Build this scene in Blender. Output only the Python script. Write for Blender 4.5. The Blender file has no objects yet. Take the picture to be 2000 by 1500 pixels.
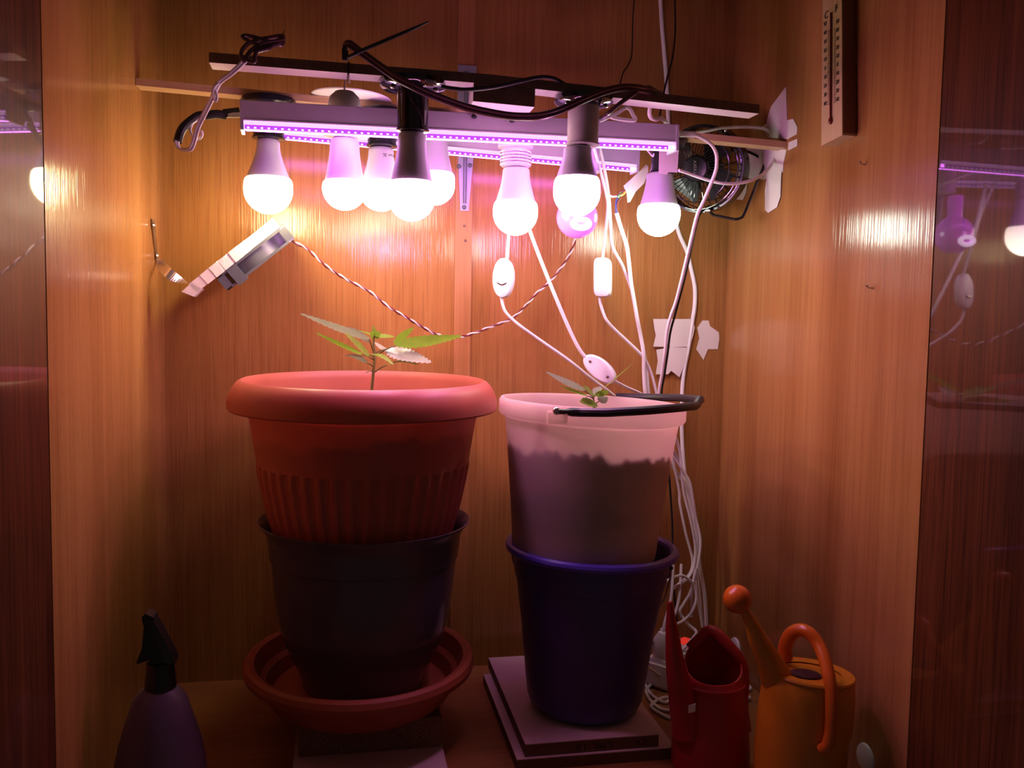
import bpy, bmesh, math, random
from mathutils import Vector as V, Matrix
random.seed(7)
sc = bpy.context.scene
col = sc.collection

# ------------------------------------------------------------------ camera, world, exposure
W, D = 0.9422, 0.55                      # inside width and depth of the wardrobe (m)
CAM = V((0.27761, -0.89988, 0.59403))
YAW, PITCH, ROLL, FPX = 0.19127628, 0.07106687, 0.01762538, 1700.0
fw = V((math.sin(YAW)*math.cos(PITCH), math.cos(YAW)*math.cos(PITCH), -math.sin(PITCH)))
r0 = V((math.cos(YAW), -math.sin(YAW), 0)); u0 = r0.cross(fw)
rt = r0*math.cos(ROLL)+u0*math.sin(ROLL); up = rt.cross(fw)
cam_data = bpy.data.cameras.new('camera'); cam = bpy.data.objects.new('camera', cam_data); col.objects.link(cam)
cam.matrix_world = Matrix(((rt.x, up.x, -fw.x, CAM.x), (rt.y, up.y, -fw.y, CAM.y), (rt.z, up.z, -fw.z, CAM.z), (0, 0, 0, 1)))
cam_data.sensor_width = 36; cam_data.lens = 36*FPX/2000; cam_data.clip_start = 0.02
sc.camera = cam
world = bpy.data.worlds.new('world'); sc.world = world; world.use_nodes = True
world.node_tree.nodes['Background'].inputs[0].default_value = (0.040, 0.027, 0.026, 1)
world.node_tree.nodes['Background'].inputs[1].default_value = 0.8
sc.view_settings.view_transform = 'Standard'; sc.view_settings.look = 'None'
sc.view_settings.gamma = 1; sc.view_settings.use_curve_mapping = False
sc.view_settings.exposure = 0.38
BULB, LED = 23.0, 13.0                   # radiance of a lit dome / a grow-light lens
sc.cycles.max_bounces = 10; sc.cycles.diffuse_bounces = 5; sc.cycles.transmission_bounces = 8

# ------------------------------------------------------------------ helpers
def ray(px, py): return fw + rt*((px-1000)/FPX) - up*((py-750)/FPX)
def P(px, py, y):                         # world point at depth y seen at a photo position
    d = ray(px, py); return CAM + d*((y-CAM.y)/d.y)
def PX(px, py, x):
    d = ray(px, py); return CAM + d*((x-CAM.x)/d.x)
def PZ(px, py, z):
    d = ray(px, py); return CAM + d*((z-CAM.z)/d.z)
def S(p): return (p-CAM).dot(fw)/FPX      # metres per photo pixel at p

MATS = {}
def mat(name, color, rough=.5, metal=0, spec=.5, coat=0, emit=None, estr=0, trans=0, noise=0, nscale=30, bump=0, transl=0):
    if name in MATS: return MATS[name]
    m = bpy.data.materials.new(name); m.use_nodes = True; nt = m.node_tree; b = nt.nodes['Principled BSDF']
    b.inputs['Base Color'].default_value = (*color, 1); b.inputs['Roughness'].default_value = rough
    b.inputs['Metallic'].default_value = metal; b.inputs['Specular IOR Level'].default_value = spec
    b.inputs['Coat Weight'].default_value = coat; b.inputs['Coat Roughness'].default_value = .05
    b.inputs['Transmission Weight'].default_value = trans
    if emit: b.inputs['Emission Color'].default_value = (*emit, 1); b.inputs['Emission Strength'].default_value = estr
    if noise or bump:
        tc = nt.nodes.new('ShaderNodeTexCoord'); n = nt.nodes.new('ShaderNodeTexNoise')
        n.inputs['Scale'].default_value = nscale; n.inputs['Detail'].default_value = 5
        nt.links.new(tc.outputs['Object'], n.inputs['Vector'])
        if noise:
            r = nt.nodes.new('ShaderNodeValToRGB'); r.color_ramp.elements[0].position = .3; r.color_ramp.elements[1].position = .7
            r.color_ramp.elements[0].color = (*[c*(1-noise) for c in color], 1)
            r.color_ramp.elements[1].color = (*[min(1, c*(1+noise)) for c in color], 1)
            nt.links.new(n.outputs['Fac'], r.inputs['Fac']); nt.links.new(r.outputs['Color'], b.inputs['Base Color'])
        if bump:
            bp = nt.nodes.new('ShaderNodeBump'); bp.inputs['Strength'].default_value = bump; bp.inputs['Distance'].default_value = .002
            nt.links.new(n.outputs['Fac'], bp.inputs['Height']); nt.links.new(bp.outputs['Normal'], b.inputs['Normal'])
    if transl:                            # thin plastic or leaf that lets light through
        t = nt.nodes.new('ShaderNodeBsdfTranslucent'); mx = nt.nodes.new('ShaderNodeMixShader')
        t.inputs['Color'].default_value = (*color, 1); mx.inputs[0].default_value = transl
        if noise: nt.links.new(r.outputs['Color'], t.inputs['Color'])
        out = nt.nodes['Material Output']
        nt.links.new(b.outputs[0], mx.inputs[1]); nt.links.new(t.outputs[0], mx.inputs[2]); nt.links.new(mx.outputs[0], out.inputs[0])
    MATS[name] = m; return m

def wood(name, light, dark, axis='z', pore=.5, rough=.4, coat=0, scale=1.0, cath=.5, bump=.25, pores=1.0):
    m = bpy.data.materials.new(name); m.use_nodes = True; nt = m.node_tree; b = nt.nodes['Principled BSDF']; L = nt.links.new
    tc = nt.nodes.new('ShaderNodeTexCoord')
    def mapped(s_across, s_along):
        mp = nt.nodes.new('ShaderNodeMapping')
        sv = [s_across*scale]*3; sv['xyz'.index(axis)] = s_along*scale
        mp.inputs['Scale'].default_value = sv; L(tc.outputs['Object'], mp.inputs['Vector']); return mp
    def noise(mp, detail=4, dist=0):
        n = nt.nodes.new('ShaderNodeTexNoise'); n.inputs['Scale'].default_value = 1; n.inputs['Detail'].default_value = detail
        n.inputs['Distortion'].default_value = dist; L(mp.outputs[0], n.inputs['Vector']); return n
    broad = noise(mapped(16, .55), 5, .4); fine = noise(mapped(150, 2.5), 3); por = noise(mapped(420, 9), 2)
    mul = nt.nodes.new('ShaderNodeMath'); mul.operation = 'MULTIPLY_ADD'
    mul.inputs[1].default_value = cath; L(broad.outputs['Fac'], mul.inputs[0]); 
    m2 = nt.nodes.new('ShaderNodeMath'); m2.operation = 'MULTIPLY'; m2.inputs[1].default_value = 1-cath
    L(fine.outputs['Fac'], m2.inputs[0]); L(m2.outputs[0], mul.inputs[2])
    r = nt.nodes.new('ShaderNodeValToRGB'); e = r.color_ramp.elements
    e[0].position = .36; e[1].position = .64; e[0].color = (*dark, 1); e[1].color = (*light, 1); L(mul.outputs[0], r.inputs['Fac'])
    pr = nt.nodes.new('ShaderNodeValToRGB'); pr.color_ramp.elements[0].position = .36; pr.color_ramp.elements[1].position = .5
    pr.color_ramp.elements[0].color = (1-pore, 1-pore, 1-pore, 1); L(por.outputs['Fac'], pr.inputs['Fac'])
    mix = nt.nodes.new('ShaderNodeMixRGB'); mix.blend_type = 'MULTIPLY'; mix.inputs[0].default_value = 1
    L(r.outputs['Color'], mix.inputs[1]); L(pr.outputs['Color'], mix.inputs[2]); L(mix.outputs[0], b.inputs['Base Color'])
    bp = nt.nodes.new('ShaderNodeBump'); bp.inputs['Strength'].default_value = bump; bp.inputs['Distance'].default_value = .0006
    L(por.outputs['Fac'], bp.inputs['Height']); L(bp.outputs['Normal'], b.inputs['Normal'])
    b.inputs['Roughness'].default_value = rough; b.inputs['Coat Weight'].default_value = coat; b.inputs['Coat Roughness'].default_value = .03
    MATS[name] = m; return m

def tag(o, label=None, cat=None, group=None, kind=None):
    if label: o['label'] = label
    if cat: o['category'] = cat
    if group: o['group'] = group
    if kind: o['kind'] = kind
    return o
def empty(name, loc, label, cat, group=None):
    o = bpy.data.objects.new(name, None); col.objects.link(o); o.location = loc; o.empty_display_size = .02
    return tag(o, label, cat, group)
def wloc(o):
    p = V((0, 0, 0))
    while o is not None: p += o.location; o = o.parent
    return p

class MB:
    def __init__(s): s.bm = bmesh.new()
    def box(s, c, size, M=None):
        g = bmesh.ops.create_cube(s.bm, size=1)['verts']
        for v in g:
            p = V((v.co.x*size[0], v.co.y*size[1], v.co.z*size[2]))
            v.co = (M @ p if M else p) + V(c)
        return s
    def hexa(s, pts):                     # eight corners: bottom 4 then top 4
        vs = [s.bm.verts.new(p) for p in pts]
        for f in ((3,2,1,0), (4,5,6,7), (0,1,5,4), (1,2,6,5), (2,3,7,6), (3,0,4,7)): s.bm.faces.new([vs[i] for i in f])
        return s
    def beam(s, a, b, h, d, upv=V((0,0,1))):   # bar from a to b, height h, depth d
        x = (b-a).normalized(); yv = upv.cross(x).normalized(); z = x.cross(yv)
        pts = [p + yv*dy*d/2 + z*dz*h/2 for dz in (-1, 1) for p, dy in ((a,-1), (b,-1), (b,1), (a,1))]
        return s.hexa(pts)
    def lathe(s, prof, base=V((0,0,0)), n=48, axis=V((0,0,1)), sx=1, sy=1, rfun=None, rot=0):
        axis = axis.normalized()
        q = V((0,0,1)).rotation_difference(axis).to_matrix()
        rings = []
        for r, z in prof:
            if r < 1e-6: rings.append([s.bm.verts.new(base + q @ V((0,0,z)))]); continue
            ring = []
            for i in range(n):
                a = 2*math.pi*i/n; rr = rfun(r, z, a) if rfun else r
                p = V((rr*math.cos(a)*sx, rr*math.sin(a)*sy, z))
                if rot: p = Matrix.Rotation(rot, 3, 'Z') @ p
                ring.append(s.bm.verts.new(base + q @ p))
            rings.append(ring)
        for A, B in zip(rings, rings[1:]):
            if len(A) == 1 and len(B) == 1: continue
            for i in range(n):
                j = (i+1) % n
                if len(A) == 1: s.bm.faces.new((A[0], B[j], B[i]))
                elif len(B) == 1: s.bm.faces.new((A[i], A[j], B[0]))
                else: s.bm.faces.new((A[i], A[j], B[j], B[i]))
        return s
    def tube(s, pts, r, n=8, smooth=True, closed=False, seg=6, cap=True):
        pts = [V(p) for p in pts]
        if smooth: pts = spline(pts, closed, seg)
        N = len(pts); rs = r if callable(r) else (lambda t: r)
        def tan(i):
            if closed: return (pts[(i+1) % N]-pts[i-1]).normalized()
            return (pts[min(i+1, N-1)]-pts[max(i-1, 0)]).normalized()
        t = tan(0); nrm = t.cross(V((0,0,1)))
        if nrm.length < .1: nrm = t.cross(V((0,1,0)))
        nrm.normalize(); rings = []
        for i in range(N):
            t2 = tan(i); nrm = (nrm - t2*nrm.dot(t2)).normalized(); bn = t2.cross(nrm); rr = rs(i/max(1, N-1))
            rings.append([s.bm.verts.new(pts[i] + nrm*math.cos(2*math.pi*k/n)*rr + bn*math.sin(2*math.pi*k/n)*rr) for k in range(n)])
        for i in range(N if closed else N-1):
            A, B = rings[i], rings[(i+1) % N]
            for k in range(n): s.bm.faces.new((A[k], A[(k+1) % n], B[(k+1) % n], B[k]))
        if not closed and cap: s.bm.faces.new(rings[0][::-1]); s.bm.faces.new(rings[-1])
        return s
    def slab(s, pts, nrm, th):            # flat polygon pushed out along nrm
        a = [s.bm.verts.new(p) for p in pts]; b = [s.bm.verts.new(V(p)+nrm*th) for p in pts]; n = len(pts)
        s.bm.faces.new(a); s.bm.faces.new(b[::-1])
        for i in range(n): s.bm.faces.new((a[i], a[(i+1) % n], b[(i+1) % n], b[i]))
        return s
    def ball(s, c, r, sc3=(1,1,1), seg=20):
        g = bmesh.ops.create_uvsphere(s.bm, u_segments=seg, v_segments=seg//2, radius=r)['verts']
        for v in g: v.co = V((v.co.x*sc3[0], v.co.y*sc3[1], v.co.z*sc3[2])) + V(c)
        return s
    def build(s, name, m, parent=None, origin=None, smooth=True, label=None, bevel=0, kind=None):
        bm = s.bm
        if bevel: bmesh.ops.bevel(bm, geom=[e for e in bm.edges if len(e.link_faces) == 2 and e.calc_face_angle(0) > .6], offset=bevel, segments=2, affect='EDGES', clamp_overlap=True)
        bmesh.ops.recalc_face_normals(bm, faces=bm.faces)
        o0 = V(origin) if origin is not None else V((0,0,0))
        w = wloc(parent) if parent else o0
        for v in bm.verts: v.co -= w
        me = bpy.data.meshes.new(name)
        if smooth:
            for f in bm.faces: f.smooth = True
            for e in bm.edges:
                if len(e.link_faces) == 2 and e.calc_face_angle(0) > .6: e.smooth = False
        bm.to_mesh(me); bm.free()
        o = bpy.data.objects.new(name, me); col.objects.link(o); me.materials.append(MATS[m] if isinstance(m, str) else m)
        if parent: o.parent = parent
        else: o.location = o0
        if label: o['label'] = label
        if kind: o['kind'] = kind
        return o
def spline(pts, closed=False, seg=6):
    out = []; N = len(pts)
    for i in range(N if closed else N-1):
        if closed: p0, p1, p2, p3 = pts[i-1], pts[i], pts[(i+1) % N], pts[(i+2) % N]
        else: p0, p1, p2, p3 = pts[max(i-1,0)], pts[i], pts[i+1], pts[min(i+2,N-1)]
        for k in range(seg):
            t = k/seg; t2 = t*t; t3 = t2*t
            out.append(.5*((2*p1)+(p2-p0)*t+(2*p0-5*p1+4*p2-p3)*t2+(3*p1-p0-3*p2+p3)*t3))
    if not closed: out.append(pts[-1])
    return out
def path(seq, y0=None, y1=None):          # photo positions with depth -> world points
    n = len(seq); out = []
    for i, t in enumerate(seq):
        y = t[2] if len(t) > 2 else y0+(y1-y0)*i/max(1, n-1)
        out.append(P(t[0], t[1], y))
    return out
def text(name, body, size, loc, xdir, ydir, m, parent, extrude=.0002):
    cu = bpy.data.curves.new(name, 'FONT'); cu.body = body; cu.size = size; cu.extrude = extrude; cu.align_x = 'CENTER'; cu.align_y = 'CENTER'
    t = bpy.data.objects.new(name, cu); col.objects.link(t); dg = bpy.context.evaluated_depsgraph_get()
    me = bpy.data.meshes.new_from_object(t.evaluated_get(dg)); bpy.data.objects.remove(t)
    x = xdir.normalized(); z = x.cross(ydir).normalized(); y = z.cross(x); w = wloc(parent)
    M = Matrix((x, y, z)).transposed()
    for v in me.vertices: v.co = M @ v.co + V(loc) - w
    me.materials.clear(); me.materials.append(MATS[m]); o = bpy.data.objects.new(name, me); col.objects.link(o); o.parent = parent
    return o

# ------------------------------------------------------------------ materials
wood('veneer_back', (.385,.178,.056), (.315,.132,.037), pore=.20, rough=.18, scale=1.0, cath=.5, bump=.75)
wood('veneer_side', (.42,.20,.065), (.30,.125,.036), pore=.14, rough=.16, scale=.8, cath=.8, bump=.65)
wood('veneer_floor', (.36,.15,.05), (.28,.10,.03), axis='x', pore=.2, rough=.45, scale=1.0, cath=.6, bump=.2)
wood('veneer_strip', (.44,.20,.07), (.37,.15,.045), pore=.12, rough=.42, scale=1.2, cath=.6, bump=.15)
wood('mahogany', (.14,.042,.014), (.055,.015,.006), pore=.4, rough=.5, coat=1.0, scale=1.0, cath=.6, bump=.05)
MATS['mahogany'].node_tree.nodes['Principled BSDF'].inputs['Specular IOR Level'].default_value = .1
wood('pine_batten', (.62,.42,.24), (.52,.33,.17), axis='x', pore=.1, rough=.55, scale=1.5, cath=.5, bump=.1)
wood('thermo_wood', (.66,.46,.27), (.56,.36,.19), pore=.1, rough=.5, scale=1.5, cath=.5, bump=.1)
mat('white_laminate', (.80,.77,.74), .4)
mat('grey_laminate', (.66,.50,.51), .45)
mat('dark_edge', (.16,.09,.06), .55, noise=.2, nscale=80)
mat('black_plastic', (.012,.012,.015), .25)
mat('black_gloss', (.008,.008,.010), .08, coat=.6)
mat('black_rubber', (.015,.014,.016), .45)
mat('dark_brown_cord', (.09,.035,.045), .3)
mat('white_plastic', (.80,.79,.78), .35)
mat('white_cable', (.82,.80,.79), .35)
mat('bulb_body', (.46,.46,.48), .35)
mat('holder_white', (.50,.49,.50), .35)
mat('dark_steel', (.10,.10,.12), .4)
mat('card_socket', (.50,.46,.44), .7, noise=.1, nscale=60)
mat('chrome', (.75,.74,.74), .15, metal=1)
mat('steel', (.62,.58,.54), .3, metal=1)
mat('silver_paint', (.34,.34,.42), .4, metal=.3)
mat('bar_housing', (.50,.44,.54), .35)
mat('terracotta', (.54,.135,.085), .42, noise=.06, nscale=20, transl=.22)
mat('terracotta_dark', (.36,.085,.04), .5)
mat('grey_glazed', (.085,.070,.10), .22)
mat('white_bucket', (.90,.73,.67), .4, noise=.03, nscale=12, transl=.58)
mat('blue_plastic', (.055,.042,.20), .35)
mat('blue_rim_lit', (.09,.06,.50), .3)  # brighter copy of the bucket blue: highlight on the rim put into the colour
mat('soil', (.028,.016,.010), .95, noise=.5, nscale=160, bump=1.0)
mat('leaf_top', (.22,.36,.035), .38, noise=.12, nscale=60, transl=.45)
mat('leaf_pale_glare', (.40,.46,.30), .30, noise=.1, nscale=60, transl=.2)  # pale undersides, and glare on lit leaf tops put into the colour
mat('stem', (.20,.19,.05), .5)
mat('red_plastic', (.36,.016,.018), .35)
mat('yellow_plastic', (.62,.22,.012), .35)
mat('orange_plastic', (.62,.13,.010), .3)
mat('violet_bottle', (.15,.095,.15), .35)
mat('masking_tape', (.86,.79,.74), .6, bump=.25, nscale=120, transl=.12)
mat('chipboard', (.20,.11,.06), .8, noise=.55, nscale=420, bump=.6)
mat('mdf', (.15,.075,.045), .7, noise=.12, nscale=90)
mat('hole', (.05,.012,.006), .9)  # shade inside the filling hole put into a dark colour
mat('ink', (.012,.008,.008), .6)
mat('thermo_red', (.16,.012,.014), .2)
mat('thermo_stain', (.16,.045,.022), .3, coat=.4)
mat('fan_grey', (.10,.10,.12), .3)
mat('blade_dark', (.02,.022,.025), .25)
mat('red_switch', (.55,.02,.02), .25, emit=(1,.05,.03), estr=.35)
mat('wire_red', (.16,.025,.022), .4)
mat('wire_white', (.70,.62,.56), .4)
mat('copper', (.7,.35,.16), .3, metal=1)
mat('wire_blue', (.06,.11,.35), .4); mat('wire_green', (.10,.42,.08), .4); mat('wire_yellow', (.75,.55,.10), .4); mat('wire_brown', (.20,.05,.03), .4)
for nm, c, k in (('warm', (1,.82,.42), 2.1), ('neutral', (1,.86,.60), .8), ('pinkish', (1,.80,.64), .8), ('cool', (.90,1,.84), 1.2), ('grow', (1,.36,.80), 2.0)):
    m = mat('dome_'+nm, (.9,.9,.9), .4, emit=c, estr=BULB*k); nt = m.node_tree
    tc = nt.nodes.new('ShaderNodeTexCoord'); sx = nt.nodes.new('ShaderNodeSeparateXYZ'); mr = nt.nodes.new('ShaderNodeMapRange')
    nt.links.new(tc.outputs['Generated'], sx.inputs[0]); nt.links.new(sx.outputs['Z'], mr.inputs['Value'])   # chips face down: the rim of the dome is dimmer
    mr.inputs['To Min'].default_value = BULB*k*1.3; mr.inputs['To Max'].default_value = BULB*k*.45
    nt.links.new(mr.outputs[0], nt.nodes['Principled BSDF'].inputs['Emission Strength'])
mat('party_dome', (.72,.20,.80), .08, coat=.8, emit=(.80,.22,.95), estr=.55)
mat('party_ring', (.9,.8,.95), .3, emit=(1,.75,1), estr=4)
mat('led_strip', (.04,.004,.07), .3, emit=(.46,.055,.80), estr=1.0)
mat('led_glow', (.1,.03,.12), .3, emit=(1.0,.52,1.0), estr=1.0)
mat('led_under', (.8,.5,.9), .3, emit=(.78,.16,1.0), estr=LED)
mat('led_diode', (.9,.8,.9), .3, emit=(1,.75,1), estr=1.4)

# ------------------------------------------------------------------ the wardrobe
ZT = 1.62
def shell(name, lo, hi, m, parent=None):
    b = MB().box([(a+c)/2 for a, c in zip(lo, hi)], [c-a for a, c in zip(lo, hi)])
    o = b.build(name, m, parent, smooth=False)
    if not parent: o['kind'] = 'structure'
    return o
wb = shell('wall_back', (-.02, D+.004, -.02), (W+.02, D+.016, ZT), 'veneer_back')
xs0, xs1 = P(885.5, 700, D).x, P(918, 700, D).x
shell('panel', (0, D, 0), (xs0+.008, D+.004, ZT), 'veneer_back', wb)
shell('panel', (xs1-.008, D, 0), (W, D+.004, ZT), 'veneer_back', wb)
tr = shell('trim_1', (xs0, D-.003, 0), (xs1, D-.00005, ZT), 'veneer_strip')
for px, py in ((907, 441), (909, 470)):
    p = P(px, py, D-.003); MB().lathe([(0, .0015), (.0018, .001), (.0024, 0)], p, 10, V((0,-1,0))).build('screw', 'dark_edge', tr)
shell('wall_left', (-.018, 0, -.02), (0, D+.004, ZT), 'veneer_side')
shell('wall_right', (W, 0, -.02), (W+.018, D+.004, ZT), 'veneer_side')
shell('floor', (-.018, -.01, -.02), (W+.018, D+.004, 0), 'veneer_floor')
shell('ceiling', (-.018, 0, ZT), (W+.018, D+.016, ZT+.018), 'veneer_side')
def door(name, hx, side, ang):
    d = V((side*math.sin(ang), -math.cos(ang), 0)); n = V((side*math.cos(ang), -side*0+math.sin(ang)*1, 0))
    n = V((side*math.cos(ang), math.sin(ang), 0))       # away from the inside
    h = V((hx, -.0015, -.02)); L = .468; t = .018; H = ZT+.02
    b = MB().hexa([h, h+d*L, h+d*L+n*t, h+n*t, h+V((0,0,H)), h+d*L+V((0,0,H)), h+d*L+n*t+V((0,0,H)), h+n*t+V((0,0,H))])
    o = b.build(name, 'mahogany', smooth=False); o['kind'] = 'structure'
    return o
door('door_1', -.0005, -1, math.radians(5.0)); door('door_2', W+.0005, 1, math.radians(2.0))

# ------------------------------------------------------------------ battens, splice block, metal bracket
AH, AD = .0115, .029
AK = [(408, P(408, 122, .180)), (962, P(962, 164.5, .180)), (1482, P(1482, 222, .180))]   # two strips meeting over the block
A0, Am, A1 = [k[1] for k in AK]
ax = (A1-A0).normalized(); az = V((0,-1,0)).cross(ax); az = az if az.z > 0 else -az
def onA(px):                                              # point on the underside front edge at photo column px
    (p0, a), (p1, b) = (AK[0], AK[1]) if px <= AK[1][0] else (AK[1], AK[2])
    return a.lerp(b, (px-p0)/(p1-p0))
bat_a = empty('batten', Am, 'long free-hanging white laminated batten carrying the two black front lamp holders', 'batten')
for a, b in ((A0, Am), (Am+ax*.0003, A1)):
    MB().hexa([a, b, b+V((0,AD,0)), a+V((0,AD,0)), a+az*AH, b+az*AH, b+V((0,AD,0))+az*AH, a+V((0,AD,0))+az*AH]).build('strip', 'white_laminate', bat_a, smooth=False)
    fa, fb_ = a+V((0,-.0008,0)), b+V((0,-.0008,0))
    MB().hexa([fa, fb_, b, a, fa+az*AH, fb_+az*AH, b+az*AH, a+az*AH]).build('edge_band', 'dark_edge', bat_a, smooth=False, label='dark brown front edge')
B0, B1 = V((.0005, .374, .9035)), V((W-.0005, .352, .8675))
bat_b = empty('batten', B0.lerp(B1, .5), 'rear batten wedged between both side walls, behind the front grow light', 'batten')
bb = MB(); bx = (B1-B0).normalized(); bnz = V((0,-1,0)).cross(bx); bnz = bnz if bnz.z > 0 else -bnz; bd = V((.02,1,0)).normalized()*.026; BH = .0095
bb.hexa([B0, B1, B1+bd, B0+bd, B0+bnz*BH, B1+bnz*BH, B1+bd+bnz*BH, B0+bd+bnz*BH]).build('strip', 'pine_batten', bat_b, smooth=False)
def onB(px, py=None):                                     # underside centre line of the rear batten
    for k in range(1001):
        p = B0.lerp(B1, k/1000)+bd*.5; d = p-CAM
        if 1000+FPX*d.dot(rt)/d.dot(fw) >= px: return p
    return B1
# splice block under the near batten
k0, k1 = onA(923), onA(1041); kh = .0222; kd = .042
blk = empty('splice_block', k0.lerp(k1, .5)-az*kh, 'short square white block screwed under the middle of the near batten', 'block')
MB().hexa([k0-az*kh, k1-az*kh, k1-az*kh+V((0,kd,0)), k0-az*kh+V((0,kd,0)), k0-az*.0003, k1-az*.0003, k1-az*.0003+V((0,kd,0)), k0-az*.0003+V((0,kd,0))]).build('block', 'white_laminate', blk, smooth=False)
e = V((0,-.0008,0))
MB().hexa([k0-az*kh+e, k1-az*kh+e, k1-az*kh, k0-az*kh, k0-az*.0003+e, k1-az*.0003+e, k1-az*.0003, k0-az*.0003]).build('edge_band', 'dark_edge', blk, smooth=False, label='dark brown front face')
# shelf bracket on the joint strip
zb, zt_ = P(907, 412, D-.004).z, P(912, 128, D-.004).z; xb = P(907, 412, D-.004).x; xt = P(909, 200, D-.004).x+.0005
br = empty('shelf_bracket', V((xb, D-.004, zb)), 'silver metal shelf bracket screwed to the middle strip of the back wall', 'bracket')
zm = P(908, 300, D-.004).z; y_ = D-.0035
MB().slab([V((xb-.007, y_, zb)), V((xb+.007, y_, zb)), V((xb+.0165, y_, zm+.03)), V((xb+.0165, y_, zt_)), V((xb-.0135, y_, zt_)), V((xb-.0135, y_, zm+.03))], V((0,-1,0)), .0015).build('wall_plate', 'silver_paint', br, bevel=.0004)
for sx in (-1, 1):
    MB().tube([V((xb+sx*.0018, y_-.0025, zb+.012)), V((xb+sx*.0022, y_-.0035, zm)), V((xb+sx*.0022, y_-.004, zt_-.01))], .0009, 6).build('rib', 'dark_steel', br)
armz = onB(905).z-.0008
MB().hexa([V((xt-.011, k0.y+kd+.0015, armz-.003)), V((xt+.011, k0.y+kd+.0015, armz-.003)), V((xt+.012, y_-.003, armz-.003)), V((xt-.012, y_-.003, armz-.003)), V((xt-.011, k0.y+kd+.0015, armz)), V((xt+.011, k0.y+kd+.0015, armz)), V((xt+.012, y_-.003, armz)), V((xt-.012, y_-.003, armz))]).build('arm', 'silver_paint', br, bevel=.0005)
for px, py in ((896.5, 325), (918, 323), (906.5, 405)):
    MB().lathe([(0, .002), (.0025, .0015), (.0038, 0)], P(px, py, y_-.0015), 12, V((0,-1,0))).build('screw', 'dark_steel', br)

# ------------------------------------------------------------------ lamp holders and bulbs
def holder(name, label, px, y, top, neck_py, rs, rd, m, dh=.012, cat='lamp holder', screws=False, sock=None, group=None):
    """round base plate at z=top, socket tube down to the bulb neck"""
    c = P(px, neck_py, y); zn = c.z; x, yy = c.x, c.y
    h = empty(name, V((x, yy, zn)), label, cat, group)
    if rd:
        MB().lathe([(0, top), (rd*.97, top), (rd, top-.002), (rd, top-dh*.7), (rd*.93, top-dh), (rs*1.15, top-dh-.003), (0, top-dh-.003)], V((x,yy,0)), 40).build('base_plate', m, h)
        top = top-dh-.0028
    MB().lathe([(0, top), (rs*1.02, top), (rs*1.02, zn+.004), (rs*1.1, zn+.003), (rs*1.1, zn+.0012), (rs*.98, zn+.0002), (0, zn+.0002)], V((x,yy,0)), 28).build('socket', sock or m, h)
    if screws:
        for a in (-150, -25):
            a = math.radians(a); rr = (rd+rs)/2
            MB().ball(V((x+rr*math.cos(a), yy+rr*math.sin(a), top-.0005)), .0034, (1,1,.6), 12).build('terminal_screw', 'chrome', h)
    return h
def bulb(label, px, y, neck, seam, bot, hw, dome, rn=.52, shoulder=True, cat='light bulb'):
    c = P(px, (neck+bot)/2, y); s = S(c); x, yy = c.x, c.y
    zn, zs, zb = P(px, neck, y).z, P(px, seam, y).z, P(px, bot, y).z
    R = hw*s; Rn = R*rn*1.0
    b = empty('light_bulb', V((x, yy, zb)), label, cat, 'LED bulbs under the battens')
    zc = zb+R; rsm = R*.89; hs = max(zs-zc, R*.05)
    Hb = zn-zs; prof = [(0, zn), (Rn*.86, zn-.0003)]
    if shoulder: prof += [(Rn*.97, zn-Hb*.05), (Rn, zn-Hb*.12)]
    for k in range(1, 9):
        t = k/8; q = t*t*(3-2*t)*.45+t**2.2*.55
        prof.append((Rn+(rsm*.985-Rn)*q, zn-Hb*(.12+.88*t)))
    prof.append((0, zs+.0002))
    MB().lathe(prof, V((x,yy,0)), 32).build('housing', 'bulb_body', b)
    dp = [(0, zs), (rsm, zs-.0001)]
    for k in range(1, 6):
        u = 1-k/5; dp.append((rsm+(R-rsm)*math.sqrt(1-u*u), zc+hs*u))
    for k in range(1, 10):
        a = -math.pi/2*k/9; dp.append((R*math.cos(a) if k < 9 else 0, zc+R*math.sin(a)))
    MB().lathe(dp, V((x,yy,0)), 28).build('diffuser', dome, b, label='glowing white diffuser dome')
    return b
HG = 'black lamp holders'
zA = lambda px: onA(px).z-.0002; zB = lambda px: onB(px).z-.0002
yA = .1935; yB = .376
# 1: far left, on the rear batten
holder('lamp_holder', 'black batten lamp holder at the left end of the rear batten, leftmost bulb', 525, yB, zB(525), 273, .0205, .037, 'black_plastic', group=HG)
bulb('leftmost bulb, warm white, pale grey neck, above the taped computer fan', 524, yB, 273, 348, 418, 47, 'dome_warm', rn=.47)
# 3 and 5 on the rear batten
holder('lamp_holder', 'black batten lamp holder on the rear batten, for the bulb with black lettering', 746, yB, zB(746), 288, .0200, .034, 'black_plastic', group=HG)
b3 = bulb('white bulb with small black lettering on its neck, half hidden by the dark front bulb', 744, yB, 289, 355, 413, 43, 'dome_neutral', rn=.56)
holder('lamp_holder', 'pale lamp holder on the rear batten, hidden behind the dark front bulb', 850, yB, zB(850), 272, .0195, .034, 'black_plastic', sock='white_plastic', group=HG)
bulb('bulb with pink lit neck directly behind the dark-necked front bulb', 849, yB, 273, 338, 401, 40, 'dome_pinkish', rn=.62)
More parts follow.
